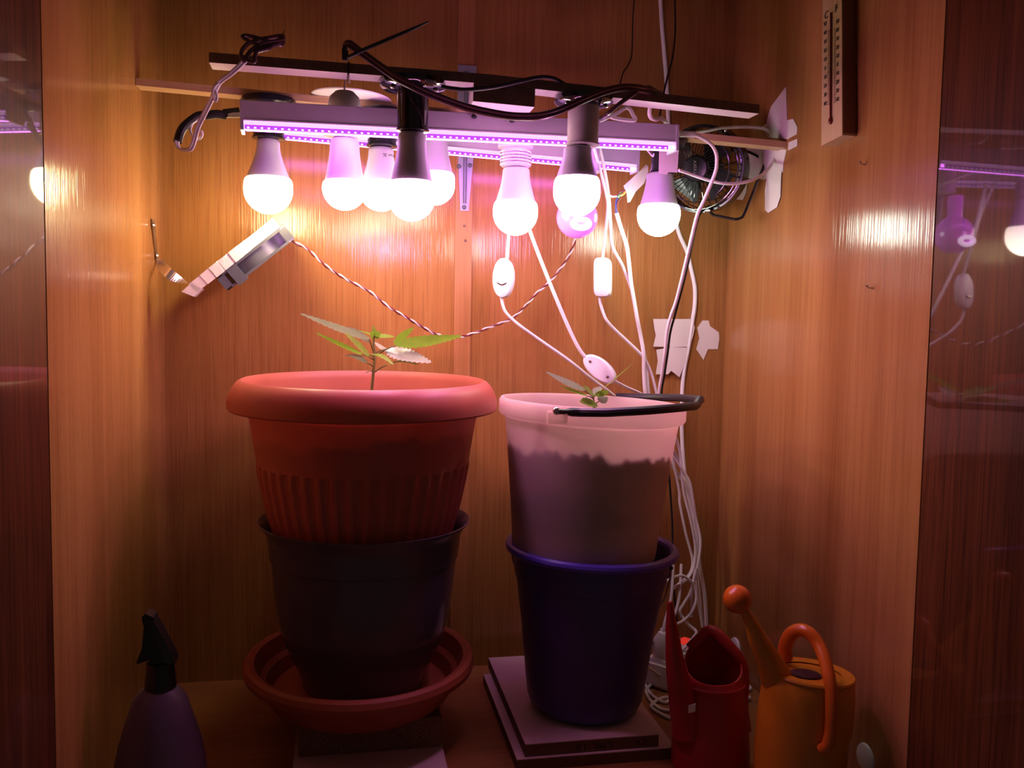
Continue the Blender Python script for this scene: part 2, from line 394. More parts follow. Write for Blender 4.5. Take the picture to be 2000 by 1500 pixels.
# 8 on the rear batten, right
h8 = holder('lamp_holder', 'taped dark lamp holder on the rear batten above the rightmost bulb', 1297, yB, zB(1297), 337, .0195, .034, 'black_plastic', group=HG)
c8 = P(1306, 312, yB-.021); MB().slab([P(1288, 288, yB-.0225), P(1326, 289, yB-.0225), P(1323, 337, yB-.0225), P(1306, 336, yB-.0225), P(1302, 341, yB-.0225), P(1287, 338, yB-.0225)], V((0,1,0)), .0012).build('tape_wrap', 'masking_tape', h8)
bulb('rightmost bulb, cool white, in front of the black wire fan', 1287, yB, 338, 401, 462, 42, 'dome_cool', rn=.62)
# 4 and 7 on the near batten
holder('lamp_holder', 'glossy black batten lamp holder left of the white splice block, with a dark socket', 806, yA, zA(815), 259, .0188, .0405, 'black_gloss', dh=.009, screws=True, group=HG)
bulb('front bulb with shaded dark grey neck, under the left black holder', 804, yA, 260, 355, 432, 46, 'dome_grow', rn=.60)
holder('lamp_holder', 'glossy black batten lamp holder with grey card socket, right of the splice block', 1138, yA, zA(1142), 286, .0195, .0375, 'black_gloss', dh=.009, screws=True, sock='card_socket', group=HG)
bulb('front bulb with pink-edged purple neck under the grey card socket', 1127, yA, 287, 347, 423, 46, 'dome_grow', rn=.60)
text('lettering', 'Rev 202', .0062, P(757, 303, yB-.0190), rt*-1+up*.1, -up, 'ink', b3)
# 2: hung by a hook from the near batten
y2 = .287
h2 = holder('pendant_lamp_holder', 'white domed lamp holder hanging by a wire hook from the near batten', 673, y2, P(673, 205, y2).z, 271, .0150, 0, 'holder_white')
p2 = P(673, 178, y2); s2 = S(p2); MB().lathe([(0, p2.z), (.012, p2.z-.001), (.019, p2.z-.008), (.0215, p2.z-.017), (.021, p2.z-.024), (0, p2.z-.024)], V((p2.x, p2.y, 0)), 28).build('cap', 'holder_white', h2)
pf = P(676, 263, y2); MB().lathe([(.014, pf.z+.003), (.030, pf.z+.0015), (.031, pf.z-.001), (.014, pf.z-.004)], V((pf.x, pf.y, 0)), 28).build('skirt', 'holder_white', h2)
hk = onA(672); MB().tube([hk+V((0,.012,0)), hk+V((.001,.02,-.006)), V((p2.x+.002, p2.y-.03, p2.z+.012)), V((p2.x, p2.y-.004, p2.z+.008)), V((p2.x, p2.y, p2.z-.001))], .0011, 6).build('hook', 'steel', h2)
bulb('bulb with flared pink neck hanging second from the left', 673, y2, 272, 354, 411, 43, 'dome_pinkish', rn=.66)
# 6: threaded white socket
y6 = .300
h6 = holder('pendant_lamp_holder', 'white threaded lamp holder with ring, hanging under the grow light bars', 1007, y6, P(1007, 292, y6).z, 327, .0185, 0, 'holder_white')
for k in range(5):
    pz = P(1007, 298+k*6, y6); MB().tube([pz+V((.0208*math.cos(a*math.pi/12), .0208*math.sin(a*math.pi/12), 0)) for a in range(24)], .0013, 6, False, True).build('thread', 'holder_white', h6)
pz = P(1007, 283, y6); MB().lathe([(0, pz.z+.002), (.021, pz.z+.002), (.0245, pz.z), (.0245, pz.z-.0035), (.0205, pz.z-.006), (0, pz.z-.006)], V((pz.x, pz.y, 0)), 28).build('collar', 'holder_white', h6)
bulb('bulb in the white threaded holder, above the oval cord switch', 1007, y6, 328, 394, 460, 44, 'dome_pinkish', rn=.60)
# party bulb
yp = .345; cP = P(1127, 425, yp); RP = 40.5*S(cP); zt = P(1127, 340, yp).z
hp = holder('pendant_lamp_holder', 'white lamp holder of the purple party bulb, behind the grey card socket', 1150, yp+.004, P(1150, 283, yp).z, 338, .0150, 0, 'holder_white')
pb = empty('party_bulb', V((cP.x, cP.y, cP.z-RP)), 'glossy purple party bulb hanging just behind and below the right front bulb', 'light bulb')
prof = [(0, zt), (.012, zt)]
for k in range(14):
    a = math.radians(68)-math.radians(158)*k/13; prof.append((max(0, RP*math.cos(a)) if k < 13 else 0, cP.z+RP*math.sin(a)))
MB().lathe(prof, V((cP.x, cP.y, 0)), 36).build('globe', 'party_dome', pb, label='purple glossy globe')
rc = P(1125, 441, yp)-V((0, RP*.93, 0)); qn = V((-.02,-1,-.15)).normalized()
ring = [rc + V((1,0,0))*.0125*math.cos(t*math.pi/12) + V((0,-.15,1))*.0062*math.sin(t*math.pi/12) for t in range(24)]
MB().tube(ring, .0036, 8, False, True).build('oval_ring', 'party_ring', pb, label='white glowing oval ring')  # small white emissive oval on the front of the globe

# ------------------------------------------------------------------ grow light bars
def growbar(label, l_top, l_bot, r_top, r_bot, yl, yr):
    a, b = P(l_top[0], l_top[1], yl), P(r_top[0], r_top[1], yr); a2, b2 = P(l_bot[0], l_bot[1], yl), P(r_bot[0], r_bot[1], yr)
    H = ((a-a2).length+(b-b2).length)/2; x = (b-a).normalized(); z = V((0,-1,0)).cross(x); z = z if z.z > 0 else -z
    yv = z.cross(x); yv = yv if yv.y > 0 else -yv; L = (b-a).length
    o = empty('grow_light', a.lerp(b, .5)-z*H, label, 'grow light', 'purple grow light bars')
    def ext(prof, x0=0., x1=1.):
        m = MB(); A = [a+x*L*x0+yv*p[0]*H+z*(p[1]-1)*H for p in prof]; Bv = [q+x*L*(x1-x0) for q in A]; n = len(prof)
        va = [m.bm.verts.new(p) for p in A]; vb = [m.bm.verts.new(p) for p in Bv]
        m.bm.faces.new(va); m.bm.faces.new(vb[::-1])
        for i in range(n): m.bm.faces.new((va[i], va[(i+1) % n], vb[(i+1) % n], vb[i]))
        return m
    ext([(0,.34), (0,1), (.06,1.03), (.80,1.03), (.86,1), (.86,.34), (.80,.34), (.80,.95), (.09,.95), (.09,.34)]).build('housing', 'bar_housing', o, smooth=False)
    ext([(.09,.36), (.80,.36), (.80,.94), (.09,.94)]).build('channel', 'bar_housing', o, smooth=False)
    ext([(-.02,.37), (-.02,.335), (.05,.31), (.05,.37)]).build('lip', 'bar_housing', o, smooth=False)
    ext([(.02,.30), (.02,.18), (.10,.18), (.10,.30)], .004, .992).build('lens', 'led_glow', o, smooth=False, label='bright pink glowing lens edge')
    ext([(.04,.178), (.04,.03), (.12,.03), (.12,.178)], .004, .975).build('strip', 'led_strip', o, smooth=False, label='purple glowing strip')
    ext([(.03,.028), (.03,0), (.10,-.01), (.10,.028)], .004, .992).build('lens', 'led_glow', o, smooth=False, label='bright pink glowing lower edge')
    ext([(.14,.10), (.78,.10), (.78,.34), (.14,.34)], .006, .990).build('diffuser', 'led_under', o, smooth=False, label='glowing purple underside')
    for x0, x1 in ((-.004, .003), (.993, 1.0)):
        ext([(-.03,-.02), (-.03,1.0), (.02,1.05), (.84,1.05), (.90,1.0), (.90,-.02)], x0, x1).build('end_cap', 'bar_housing', o, smooth=False)
    m = MB(); n = int(L/.0083)
    for i in range(n):
        t = .012+.955*i/(n-1); m.box(a+x*L*t+yv*.03*H+z*(.075-1)*H, (.0026, .0014, .0016))
    m.build('diodes', 'led_diode', o, smooth=False, kind='stuff', label='row of white glowing diodes')
    return o, a, b, z, H
g1, ga, gb, gz, gH = growbar('front grow light bar, longer and nearer, glowing purple across the bulb sockets', (472, 196), (472, 252), (1326, 244), (1326, 294), .222, .252)
g2, *_ = growbar('rear grow light bar, lower, ending above the blue and green wire splice', (520, 222), (520, 266), (1250, 294), (1250, 337), .412, .432)
for px, py in ((926, 228), (1000, 236)):                  # cable clips on the front bar
    c = P(px, py, .234); MB().ball(c, .0038, (1,.6,.7), 12).tube([c, c+V((-.002,.003,.008)), V((c.x-.003, k0.y+kd-.004, onA(px).z-kh-.0004))], .0012, 6).build('clip', 'black_rubber', g1)

for px in (640, 1180):                                    # wire hangers of the rear bar
    c = onB(px)+bd*.45; t = g2.location
    b_ = P(px, 266+(px-520)*.0384-44*0, .424); p1 = V((c.x, .425, b_.z+.0165)); MB().tube([c, V((c.x, .412, (c.z+p1.z)/2)), p1], .0008, 6).build('hanger', 'steel', g2)

# ------------------------------------------------------------------ pots, buckets, soil
SX, SY = .3065, .330                                       # left stack axis
pot = empty('flower_pot', V((SX, SY, .285)), 'large terracotta-coloured plastic pot with rolled rim and fluted sides', 'pot')
tl = V((0, -.0135, 1)).normalized()
Rr = .1615
prof_out = [(.113, .262), (.1170, .276), (.1335, .335), (.1415, .372), (.1450, .394), (.1462, .3965), (.1467, .4045), (.1475, .408), (.1550, .455), (.1590, .469)]
prof_in = [(.1565, .469), (.1525, .455), (.1450, .408), (.1390, .372), (.1310, .335), (.111, .270), (0, .268)]
def flute(r, z, a):
    if .27 < z < .396 and r in FL: return r*(1+.017*max(-.7, min(.8, 1.5*math.cos(a*44))))
    return r
FL = {.1170, .1335, .1415, .1450}
m = MB(); m.lathe([(0, .262)]+prof_out+prof_in[:-1]+[(0, .270)], V((SX, SY, 0)), 352, V((0,-.004,1)), rfun=flute); m.build('body', 'terracotta', pot)
rim = [(.1565, .468), (.1605, .500), (.1625, .5085), (.1655, .5115), (.1700, .5095), (.1765, .5020), (.1815, .4920), (.1838, .4820), (.1835, .4740), (.1815, .4715), (.1790, .4730), (.1785, .4800), (.1755, .4880), (.168, .494), (.1595, .470)]
MB().lathe(rim+[rim[0]], V((SX, SY, 0)), 96, tl).build('rim', 'terracotta', pot)
def soilmesh(name, label, cx, cy, rb, rtop, zb, zt, seed, amp, shear=0, slope=0):
    rnd = random.Random(seed); ph = [rnd.uniform(0, 6.28) for _ in range(12)]
    def lev(a, f=1):
        return amp*(.45*math.sin(a+ph[0])+.30*math.sin(2*a+ph[1])+.22*math.sin(5*a+ph[2])+.20*math.sin(11*a+ph[3])+.20*math.sin(23*a+ph[4])+.18*math.sin(41*a+ph[5]))
    m = MB(); N = 144; rings = []
    for k, (fr, fz) in enumerate(((1, 0), (1, .5), (1, 1), (.92, 1), (.7, 1), (.4, 1), (.15, 1))):
        ring = []
        for i in range(N):
            a = 2*math.pi*i/N; r = (rb+(rtop-rb)*fz)*fr
            z = zb+(zt-zb)*fz + (lev(a)*(fr**2)+rnd.uniform(-1,1)*amp*.22 if fz == 1 else 0)
            if fz == 1: z -= slope*r*math.cos(a)
            if fz == 1 and fr == 1: r = rb+(rtop-rb)*(z-zb)/(zt-zb)
            ring.append(m.bm.verts.new(V((cx+shear*(z-zb)+r*math.cos(a), cy+r*math.sin(a), z))))
        rings.append(ring)
    for A_, B_ in zip(rings, rings[1:]):
        for i in range(N): m.bm.faces.new((A_[i], A_[(i+1) % N], B_[(i+1) % N], B_[i]))
    m.bm.faces.new(rings[-1]); m.bm.faces.new(rings[0][::-1])
    o = m.build(name, 'soil', origin=V((cx, cy, zb))); return tag(o, label, 'soil', kind='stuff')
soilmesh('potting_soil', 'dark potting soil filling the terracotta pot to below its rim', SX, SY, .1100, .1512, .272, .440, 3, .010)
dk = empty('planter', V((SX, SY, .075)), 'dark grey glossy planter with flared lip holding the terracotta pot', 'planter')
prof = [(0, .0755), (.080, .0755), (.086, .082), (.089, .098), (.103, .128), (.1120, .147), (.1200, .180), (.1255, .225), (.1290, .262), (.1312, .2635), (.1345, .295), (.1400, .306), (.1466, .3125), (.1470, .3145), (.1455, .3150), (.1385, .3095), (.1320, .297), (.1285, .26), (.1235, .225), (.118, .18), (.11, .15), (.100, .13), (.084, .10), (0, .098)]
MB().lathe(prof, V((SX, SY, 0)), 72, V((.006, -.004, 1))).build('body', 'grey_glazed', dk)
MB().ball(P(752, 1319, SY-.0925), .0028, (1,1,1), 10).build('stud', 'chrome', dk)
sa = empty('plant_saucer', V((SX-.004, SY, .061)), 'round terracotta plant saucer under the dark planter', 'saucer')
prof = [(0, .0610), (.118, .0610), (.126, .066), (.143, .094), (.146, .1005), (.1530, .1010), (.1600, .1045), (.1620, .1120), (.1590, .1190), (.1530, .1215), (.1460, .1195), (.1430, .1130), (.138, .098), (.130, .0925), (.1285, .088), (.122, .0748), (0, .0740)]
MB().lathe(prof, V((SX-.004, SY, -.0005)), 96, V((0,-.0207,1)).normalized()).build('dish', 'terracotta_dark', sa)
x0, x1 = P(583, 1440, .24).x, P(862, 1440, .24).x
bd1 = MB().box(((x0+x1)/2-.002, .270, .0085), (x1-x0+.008, .22, .0168)).build('board', 'grey_laminate', origin=V(((x0+x1)/2, .27, 0)), smooth=False, bevel=.0006)
tag(bd1, 'white laminated board flat on the floor under the chipboard block', 'board')
cb = MB().box(((x0+x1)/2, .335, .0385), (x1-x0, .19, .0428)).build('chipboard_block', 'chipboard', origin=V(((x0+x1)/2, .335, .017)), smooth=False, bevel=.0008)
tag(cb, 'thick raw chipboard block carrying the terracotta saucer', 'block')

# right stack
BX, BY = .629, .300
lo0, lo1 = .5045, .727
lb = empty('board', V(((lo0+lo1)/2, .333, 0)), 'lower white board with dark edge, on the floor under the lettered board', 'board')
MB().box(((lo0+lo1)/2, .333, .0157), (lo1-lo0, .284, .0011)).build('laminate', 'grey_laminate', lb, smooth=False)
MB().box(((lo0+lo1)/2, .333, .0077), (lo1-lo0, .284, .0150)).build('core', 'mdf', lb, smooth=False)
ub = empty('board', V(((.516+.704)/2, .345, .0165)), 'upper white board with black marker writing on its front edge, under the blue bucket', 'board')
MB().box(((.5165+.7035)/2, .347, .0335), (.187, .302, .0012)).build('laminate', 'grey_laminate', ub, smooth=False)
MB().box(((.5165+.7035)/2, .347, .0247), (.187, .302, .0163)).build('core', 'mdf', ub, smooth=False)
yf = .347-.151-.0004
text('lettering', 'L MIL  1.0', .0125, V((.612, yf, .0247)), V((-1,0,0)), V((0,0,-1)), 'ink', ub)
text('lettering', 'CV', .0130, V((.678, yf, .0255)), V((-1,0,0)), V((0,0,-1)), 'ink', ub)
bl = empty('bucket', V((BX, BY, .0345)), 'dark blue plastic bucket standing on the lettered board', 'bucket')
bax = V((.026, .0, 1)).normalized()
prof = [(0, .0346), (.060, .0346), (.072, .0365), (.0800, .043), (.0845, .055), (.0885, .085), (.0975, .160), (.1075, .2250), (.1095, .2270), (.1150, .2680), (.1130, .2690), (.1075, .2275), (.0955, .16), (.0865, .085), (.079, .05), (0, .041)]
MB().lathe(prof, V((BX-.004, BY, 0)), 72, bax).build('body', 'blue_plastic', bl)
ring = [V((BX+.003+.1190*math.cos(a*math.pi/40), BY+.1190*math.sin(a*math.pi/40), .2700-.026*.119*math.cos(a*math.pi/40))) for a in range(80)]
MB().tube(ring, .0066, 10, False, True).build('rim', 'blue_rim_lit', bl)
pv = P(1304, 1108, BY-.03)
MB().box(pv+V((-.003,0,-.004)), (.008, .012, .022)).build('lug', 'blue_plastic', bl, bevel=.001)
MB().ball(pv+V((.0035,-.004,0)), .0035, (1,1,1), 10).build('pivot', 'black_plastic', bl)
hd = [pv+V((.004,-.004,0)), pv+V((.005,.008,-.03)), pv+V((.003,.05,-.075)), V((BX+.07, BY+.105, .170)), V((BX, BY+.125, .165)), V((BX-.07, BY+.105, .190)), V((BX-.098, BY+.065, .230)), V((BX-.104, BY+.058, .258))]
MB().tube(hd, .0016, 6).build('handle', 'steel', bl)

wh = empty('bucket', V((BX, BY, .272)), 'white translucent bucket of soil with a black bail handle', 'bucket')
wax = V((.0375, .004, 1)).normalized()
wb0 = V((BX-.0195, BY-.002, 0))
prof = [(0, .2370), (.0900, .2370), (.0985, .243), (.1035, .270), (.1090, .330), (.1175, .405), (.1235, .457), (.1262, .4585), (.1310, .4600), (.1335, .4640), (.1335, .4795), (.1310, .4835), (.1275, .4838), (.1255, .4800), (.1245, .459), (.1155, .405), (.107, .33), (.1015, .27), (.097, .246), (0, .241)]
MB().lathe(prof, wb0, 96, wax).build('body', 'white_bucket', wh)
soilmesh('potting_soil', 'dark potting soil inside the white bucket, seen through its wall', BX-.0102, BY-.001, .0985, .1152, .248, .413, 11, .013, .0375, .13)
hp0 = P(1087, 803, BY-.142)
MB().box(hp0+V((.002,.004,-.008)), (.026, .008, .016)).build('lug', 'white_bucket', wh, bevel=.0015)
MB().ball(hp0, .0052, (1,.7,1), 12).build('pivot', 'chrome', wh)
hc = V((BX-.0015, BY, 0)); a0 = math.atan2(hp0.y-hc.y, hp0.x-hc.x); hnd = [hp0+V((0,-.004,0))]
def lerp_tab(tab, x):
    for (x0_, y0_), (x1_, y1_) in zip(tab, tab[1:]):
        if x <= x1_: return y0_+(y1_-y0_)*(x-x0_)/(x1_-x0_)
    return tab[-1][1]
for k in range(1, 25):
    a = a0+math.pi*k/24; R_ = .1445+.0075*math.sin(math.pi*k/24)
    p = V((hc.x+R_*math.cos(a), hc.y+R_*math.sin(a), .475)); front = k < 12
    for _ in range(3):
        d = p-CAM; px = 1000+FPX*d.dot(rt)/d.dot(fw)
        py = lerp_tab([(1080,803),(1110,805),(1180,806),(1260,802),(1330,796),(1390,788)], px) if front else lerp_tab([(1280,776),(1330,777),(1370,781),(1392,787)], px)
        p.z = P(px, py, p.y).z
    hnd.append(p)
MB().tube(hnd, lambda t: .0058 if t > .03 else .0035, 10, seg=4).build('handle', 'black_rubber', wh, label='black bail handle')

# ------------------------------------------------------------------ plants
def leaf(parent, base, tip, width, m, droop=.0, roll=0., teeth=9, curve=0.):
    """serrated lance-shaped leaflet with a folded midrib"""
    ax_ = tip-base; L = ax_.length; x = ax_.normalized()
    side = x.cross(V((0,0,1))).normalized(); side = Matrix.Rotation(roll, 3, x) @ side; n = side.cross(x).normalized()
    if n.z < 0: n = -n
    bm = MB(); N = teeth*2; mid, lf, rg = [], [], []
    for i in range(N+1):
        t = i/N; wv = width*.5*(math.sin(math.pi*min(1, t**.75))**.9)*(1-.25*t)+.0004
        z = -droop*L*t*t + curve*L*math.sin(math.pi*t)
        tooth = .0 if i % 2 == 0 else width*.12
        c = base+x*L*t+V((0,0,z)); shift = x*(-L/N*.6 if i % 2 else 0)*.5
        mid.append(bm.bm.verts.new(c-n*width*.10*math.sin(math.pi*t)))
        lf.append(bm.bm.verts.new(c+side*(wv+tooth*(1 if 0 < i < N else 0))+shift)); rg.append(bm.bm.verts.new(c-side*(wv+tooth*(1 if 0 < i < N else 0))+shift))
    for i in range(N):
        bm.bm.faces.new((mid[i], mid[i+1], lf[i+1], lf[i])); bm.bm.faces.new((rg[i], rg[i+1], mid[i+1], mid[i]))
    return bm.build('leaf', m, parent)
def plant(label, seq, leaves, r, base):
    p = empty('seedling', base, label, 'plant')
    MB().tube([base]+seq, lambda t: r*(1-.45*t), 8).build('stem', 'stem', p)
    for lv in leaves:
        b_, t_, w_, m_ = lv[:4]; kw = lv[4] if len(lv) > 4 else {}
        pet = kw.pop('pet', None)
        if pet: MB().tube([pet, pet.lerp(b_, .5)+V((0,0,.001)), b_], r*.4, 6).build('petiole', 'stem', p)
        leaf(p, b_, t_, w_, m_, **kw)
    return p
q = lambda px, py, y=SY: P(px, py, y)
plant('young cannabis seedling with spread serrated leaves in the terracotta pot',
      [q(726,763), q(729,731), q(732,696), q(730,670), q(732,650)],
      [(q(721,663,.31), q(586,612,.25), .017, 'leaf_pale_glare', dict(pet=q(732,696), roll=.35, teeth=12)),
       (q(722,693,.30), q(674,651,.245), .019, 'leaf_top', dict(roll=-1.0, pet=q(732,700), teeth=8)),
       (q(707,692,.31), q(617,650,.27), .008, 'leaf_top', dict(pet=q(732,704), roll=.5, teeth=9)),
       (q(723,692,.30), q(768,717,.24), .009, 'leaf_top', dict(droop=-.05, curve=.08, roll=.2, teeth=7)),
       (q(773,674,.32), q(902,656,.27), .019, 'leaf_top', dict(pet=q(735,694), roll=-.85, teeth=13)),
       (q(769,671,.33), q(808,640,.34), .018, 'leaf_top', dict(roll=-.9, teeth=8)),
       (q(755,682,.33), q(842,708,.28), .026, 'leaf_pale_glare', dict(pet=q(733,690), roll=.55, teeth=11)),
       (q(734,674,.34), q(760,684,.40), .016, 'leaf_pale_glare', dict(roll=.8, teeth=6)),
       (q(722,665,.33), q(677,639,.36), .018, 'leaf_pale_glare', dict(roll=.9, teeth=8)),
       (q(733,655), q(700,645,.34), .006, 'leaf_top', dict(roll=.4, teeth=6)),
       (q(733,655), q(770,658,.30), .009, 'leaf_top', dict(roll=.6, teeth=6)),
       (q(731,656), q(724,650,.31), .010, 'leaf_top', dict(roll=1.2, teeth=5)),
       (q(732,657), q(743,649,.31), .010, 'leaf_top', dict(roll=-1.2, teeth=5)),
       (q(732,655), q(729,636,.33), .005, 'leaf_top', dict(roll=1.4, teeth=5)),
       (q(716,709,.32), q(668,696,.29), .010, 'leaf_pale_glare', dict(pet=q(729,716), curve=.12, roll=.4, teeth=7)),
       (q(755,713,.32), q(817,712,.29), .010, 'leaf_top', dict(pet=q(730,728), curve=.10, roll=.3, teeth=8)),
       (q(723,724,.325), q(714,728,.31), .008, 'leaf_top', dict(pet=q(729,727), roll=.5, teeth=4))],
      .0024, V((q(722,763).x-.001, SY, .443)))
yq = BY
plant('tiny cannabis seedling with upswept leaves in the white bucket',
      [q(1160,800,yq), q(1160,786,yq), q(1158,772,yq)],
      [(q(1141,763,yq-.02), q(1067,726,yq-.09), .013, 'leaf_pale_glare', dict(pet=q(1159,777,yq), roll=.35, teeth=11)),
       (q(1145,773,yq-.01), q(1094,753,yq-.06), .006, 'leaf_top', dict(pet=q(1159,779,yq), roll=.3, teeth=8)),
       (q(1170,765,yq-.01), q(1240,706,yq+.03), .011, 'leaf_top', dict(pet=q(1159,777,yq), roll=-.6, teeth=11)),
       (q(1160,770,yq-.01), q(1140,755,yq-.05), .016, 'leaf_top', dict(roll=-.9, teeth=6)),
       (q(1161,772,yq), q(1174,756,yq+.02), .014, 'leaf_pale_glare', dict(roll=.8, teeth=6)),
       (q(1163,786,yq-.01), q(1133,786,yq-.07), .019, 'leaf_top', dict(roll=-.7, teeth=5)),
       (q(1170,784,yq-.01), q(1187,776,yq-.03), .013, 'leaf_pale_glare', dict(pet=q(1161,792,yq), roll=-.8, teeth=5)),
       (q(1163,772,yq), q(1190,764,yq-.02), .010, 'leaf_top', dict(roll=-.9, teeth=6))],
      .0020, V((q(1160,800,yq).x, yq, .412)))

# ------------------------------------------------------------------ taped computer fan on its strap, left
cf0 = P(357, 564, .395); e1 = (P(533, 426, .395)-cf0); Lc = e1.length; e1.normalize(); e3 = (cf0+e1*.07-CAM).normalized(); e3 = (e3-e1*e3.dot(e1)).normalized(); e2 = e1.cross(e3)
if e2.z > 0: e2 = -e2                                       # points down right
e2 = (e2 - e1*e2.dot(e1)).normalized(); FD = .118; FL_ = .122
cfan = empty('computer_fan', cf0+e1*.09, 'grey computer fan under a white taped pad, held by a metal strap, upper left', 'fan')
def fb(u0_, u1_, v0, v1, w0, w1):                          # box in fan axes: along e1, e2 (down), depth
    o = cf0; return [o+e1*u+e2*v+e3*w for v in (v1, v0) for u, w in ((u0_,w0), (u1_,w0), (u1_,w1), (u0_,w1))]
MB().hexa(fb(.010, Lc, 0, .0155, .0, FD)).build('pad', 'masking_tape', cfan, bevel=.0012, smooth=False, label='white masking-taped pad')
for k, u in enumerate((.030, .046, .062, .080, .094)):
    MB().hexa(fb(u, u+.0138, -.0004-.0003*(k % 2), .0160+.0003*(k % 2), -.0006-.0005*(k % 2), FD*.5)).build('tape_turn', 'masking_tape', cfan, smooth=False)
MB().slab([cf0+e1*-.004+e2*.002, cf0+e1*.014+e2*.001, cf0+e1*.020+e2*.0165, cf0+e1*.004+e2*.0175], V((0,1,0)), .02).build('tape_tail', 'masking_tape', cfan, smooth=False)
u0_, v0, v1 = Lc-FL_+.006, .0160, .0405
ctr = cf0+e1*(u0_+FL_/2)+e3*FD/2
def flange(v_a, v_b):
    m = MB(); N = 40; R = FD/2*.93; vo = []; 
    rings = []
    for v in (v_a, v_b):
        out, inn = [], []
        for i in range(N):
            a = 2*math.pi*(i+.5)/N; c_, s_ = math.cos(a), math.sin(a); k = 1/max(abs(c_), abs(s_))
            k = min(k, 1.30)
            out.append(m.bm.verts.new(ctr+e2*v+e1*c_*k*FL_/2+e3*s_*k*FD/2)); inn.append(m.bm.verts.new(ctr+e2*v+e1*c_*R+e3*s_*R))
        rings.append((out, inn))
    (o1, i1), (o2, i2) = rings
    for i in range(N):
        j = (i+1) % N
        for q4 in ((o1[i], o1[j], i1[j], i1[i]), (o2[i], i2[i], i2[j], o2[j]), (o1[i], o2[i], o2[j], o1[j]), (i1[i], i1[j], i2[j], i2[i])): m.bm.faces.new(q4)
    return m
flange(v0, v0+.0035).build('flange', 'fan_grey', cfan, smooth=False); flange(v1-.0035, v1).build('flange', 'fan_grey', cfan, smooth=False)
m = MB(); R1, R2 = FD/2*.965, FD/2*.925
m.lathe([(R1, v0+.0036), (R1, v1-.0036), (R2, v1-.0036), (R2, v0+.0036), (R1, v0+.0036)], ctr, 48, e2).build('duct', 'fan_grey', cfan)
for a_, b_ in ((1,-1), (1,1), (-1,1), (-1,-1)):
    c = ctr+e1*a_*(FL_/2-.006)+e3*b_*(FD/2-.006); MB().hexa([c+e1*u+e2*v+e3*w for v in (v1-.003, v0+.003) for u, w in ((-.006,-.005), (.006,-.005), (.006,.005), (-.006,.005))]).build('corner_post', 'fan_grey', cfan)
MB().lathe([(0, v0+.004), (.021, v0+.004), (.021, v1-.006), (.019, v1-.004), (0, v1-.004)], ctr, 24, e2).build('hub', 'blade_dark', cfan)
for k in range(7):
    a = 2*math.pi*k/7; m = MB()
    p = [];
    for rr, aw in ((.0215, .25), (.052, .36)):
        for sgn in (-1, 1):
            aa = a+aw*sgn; p.append(ctr+e1*rr*math.cos(aa)+e3*rr*math.sin(aa)+e2*((v0+v1)/2+sgn*.006))
    m.slab([p[0], p[1], p[3], p[2]], e2, .0012).build('blade', 'blade_dark', cfan)
mt = cf0+e1*.062; MB().hexa([mt+e1*u+e2*v+e3*w for v in (.044, .018) for u, w in ((0,-.001), (.016,-.001), (.016,.03), (0,.03))]).build('connector_box', 'fan_grey', cfan, bevel=.0012)
st = [PX(300, 428, .0032), PX(304, 470, .0032), PX(309, 508, .0034), P(323, 527, .43), P(342, 543, .425), P(368, 553, .42)]
sm = MB(); pts = spline(st, seg=6); N = len(pts); A_ = []; B_ = []; A2 = []; B2 = []
for i, p in enumerate(pts):
    t = (pts[min(i+1,N-1)]-pts[max(i-1,0)]).normalized(); f_ = i/(N-1); kk = max(0, min(1, (f_-.38)/.12))*max(0, min(1, (.98-f_)/.25)); wv = V((0,1,0)).lerp(V((.52,.15,.78)), kk).normalized(); nn = t.cross(wv).normalized()*.0009
    A_.append(sm.bm.verts.new(p-wv*.0075)); B_.append(sm.bm.verts.new(p+wv*.0075)); A2.append(sm.bm.verts.new(p-wv*.0075-nn)); B2.append(sm.bm.verts.new(p+wv*.0075-nn))
for i in range(N-1):
    for X, Y in ((A_, B_), (B_, B2), (B2, A2), (A2, A_)): sm.bm.faces.new((X[i], X[i+1], Y[i+1], Y[i]))
sm.bm.faces.new((A_[0], B_[0], B2[0], A2[0])); sm.bm.faces.new((A2[-1], B2[-1], B_[-1], A_[-1]))
sm.build('strap', 'steel', cfan, smooth=False, label='bent metal strap')
for px, py in ((300, 440), (307, 500)): MB().lathe([(0, .003), (.003, .002), (.0042, 0)], PX(px, py, .0040), 12, V((1,0,0))).build('screw', 'steel', cfan)

# twisted fan lead
tw = path([(567,469,.415), (584,478,.415), (600,486,.42), (635,518,.42), (670,542,.43), (722,570,.44), (757,598,.445), (792,619,.45), (827,640,.46), (855,654,.47), (880,658,.475), (905,657,.48), (930,649,.48), (960,638,.48), (999,622,.48), (1026,598,.48), (1050,571,.48), (1074,550,.48), (1098,520,.47), (1114,494,.46), (1124,464,.45), (1128,430,.44), (1135,380,.44), (1150,335,.445)])
tws = spline(tw, seg=10); tl_ = empty('twisted_wire', tws[0], 'thin twisted red and white fan lead sagging across the back wall', 'wire')
for k, mm in enumerate(('wire_red', 'wire_white')):
    acc = 0; pts = []
    for i, p in enumerate(tws):
        if i: acc += (p-tws[i-1]).length
        t = (tws[min(i+1,len(tws)-1)]-tws[max(i-1,0)]).normalized(); n1 = t.cross(V((0,1,0))).normalized(); n2 = t.cross(n1)
        a = acc*2*math.pi/.026+math.pi*k; pts.append(p+(n1*math.cos(a)+n2*math.sin(a))*.00125)
    MB().tube(pts, .00135, 6, False).build('strand', mm, tl_)

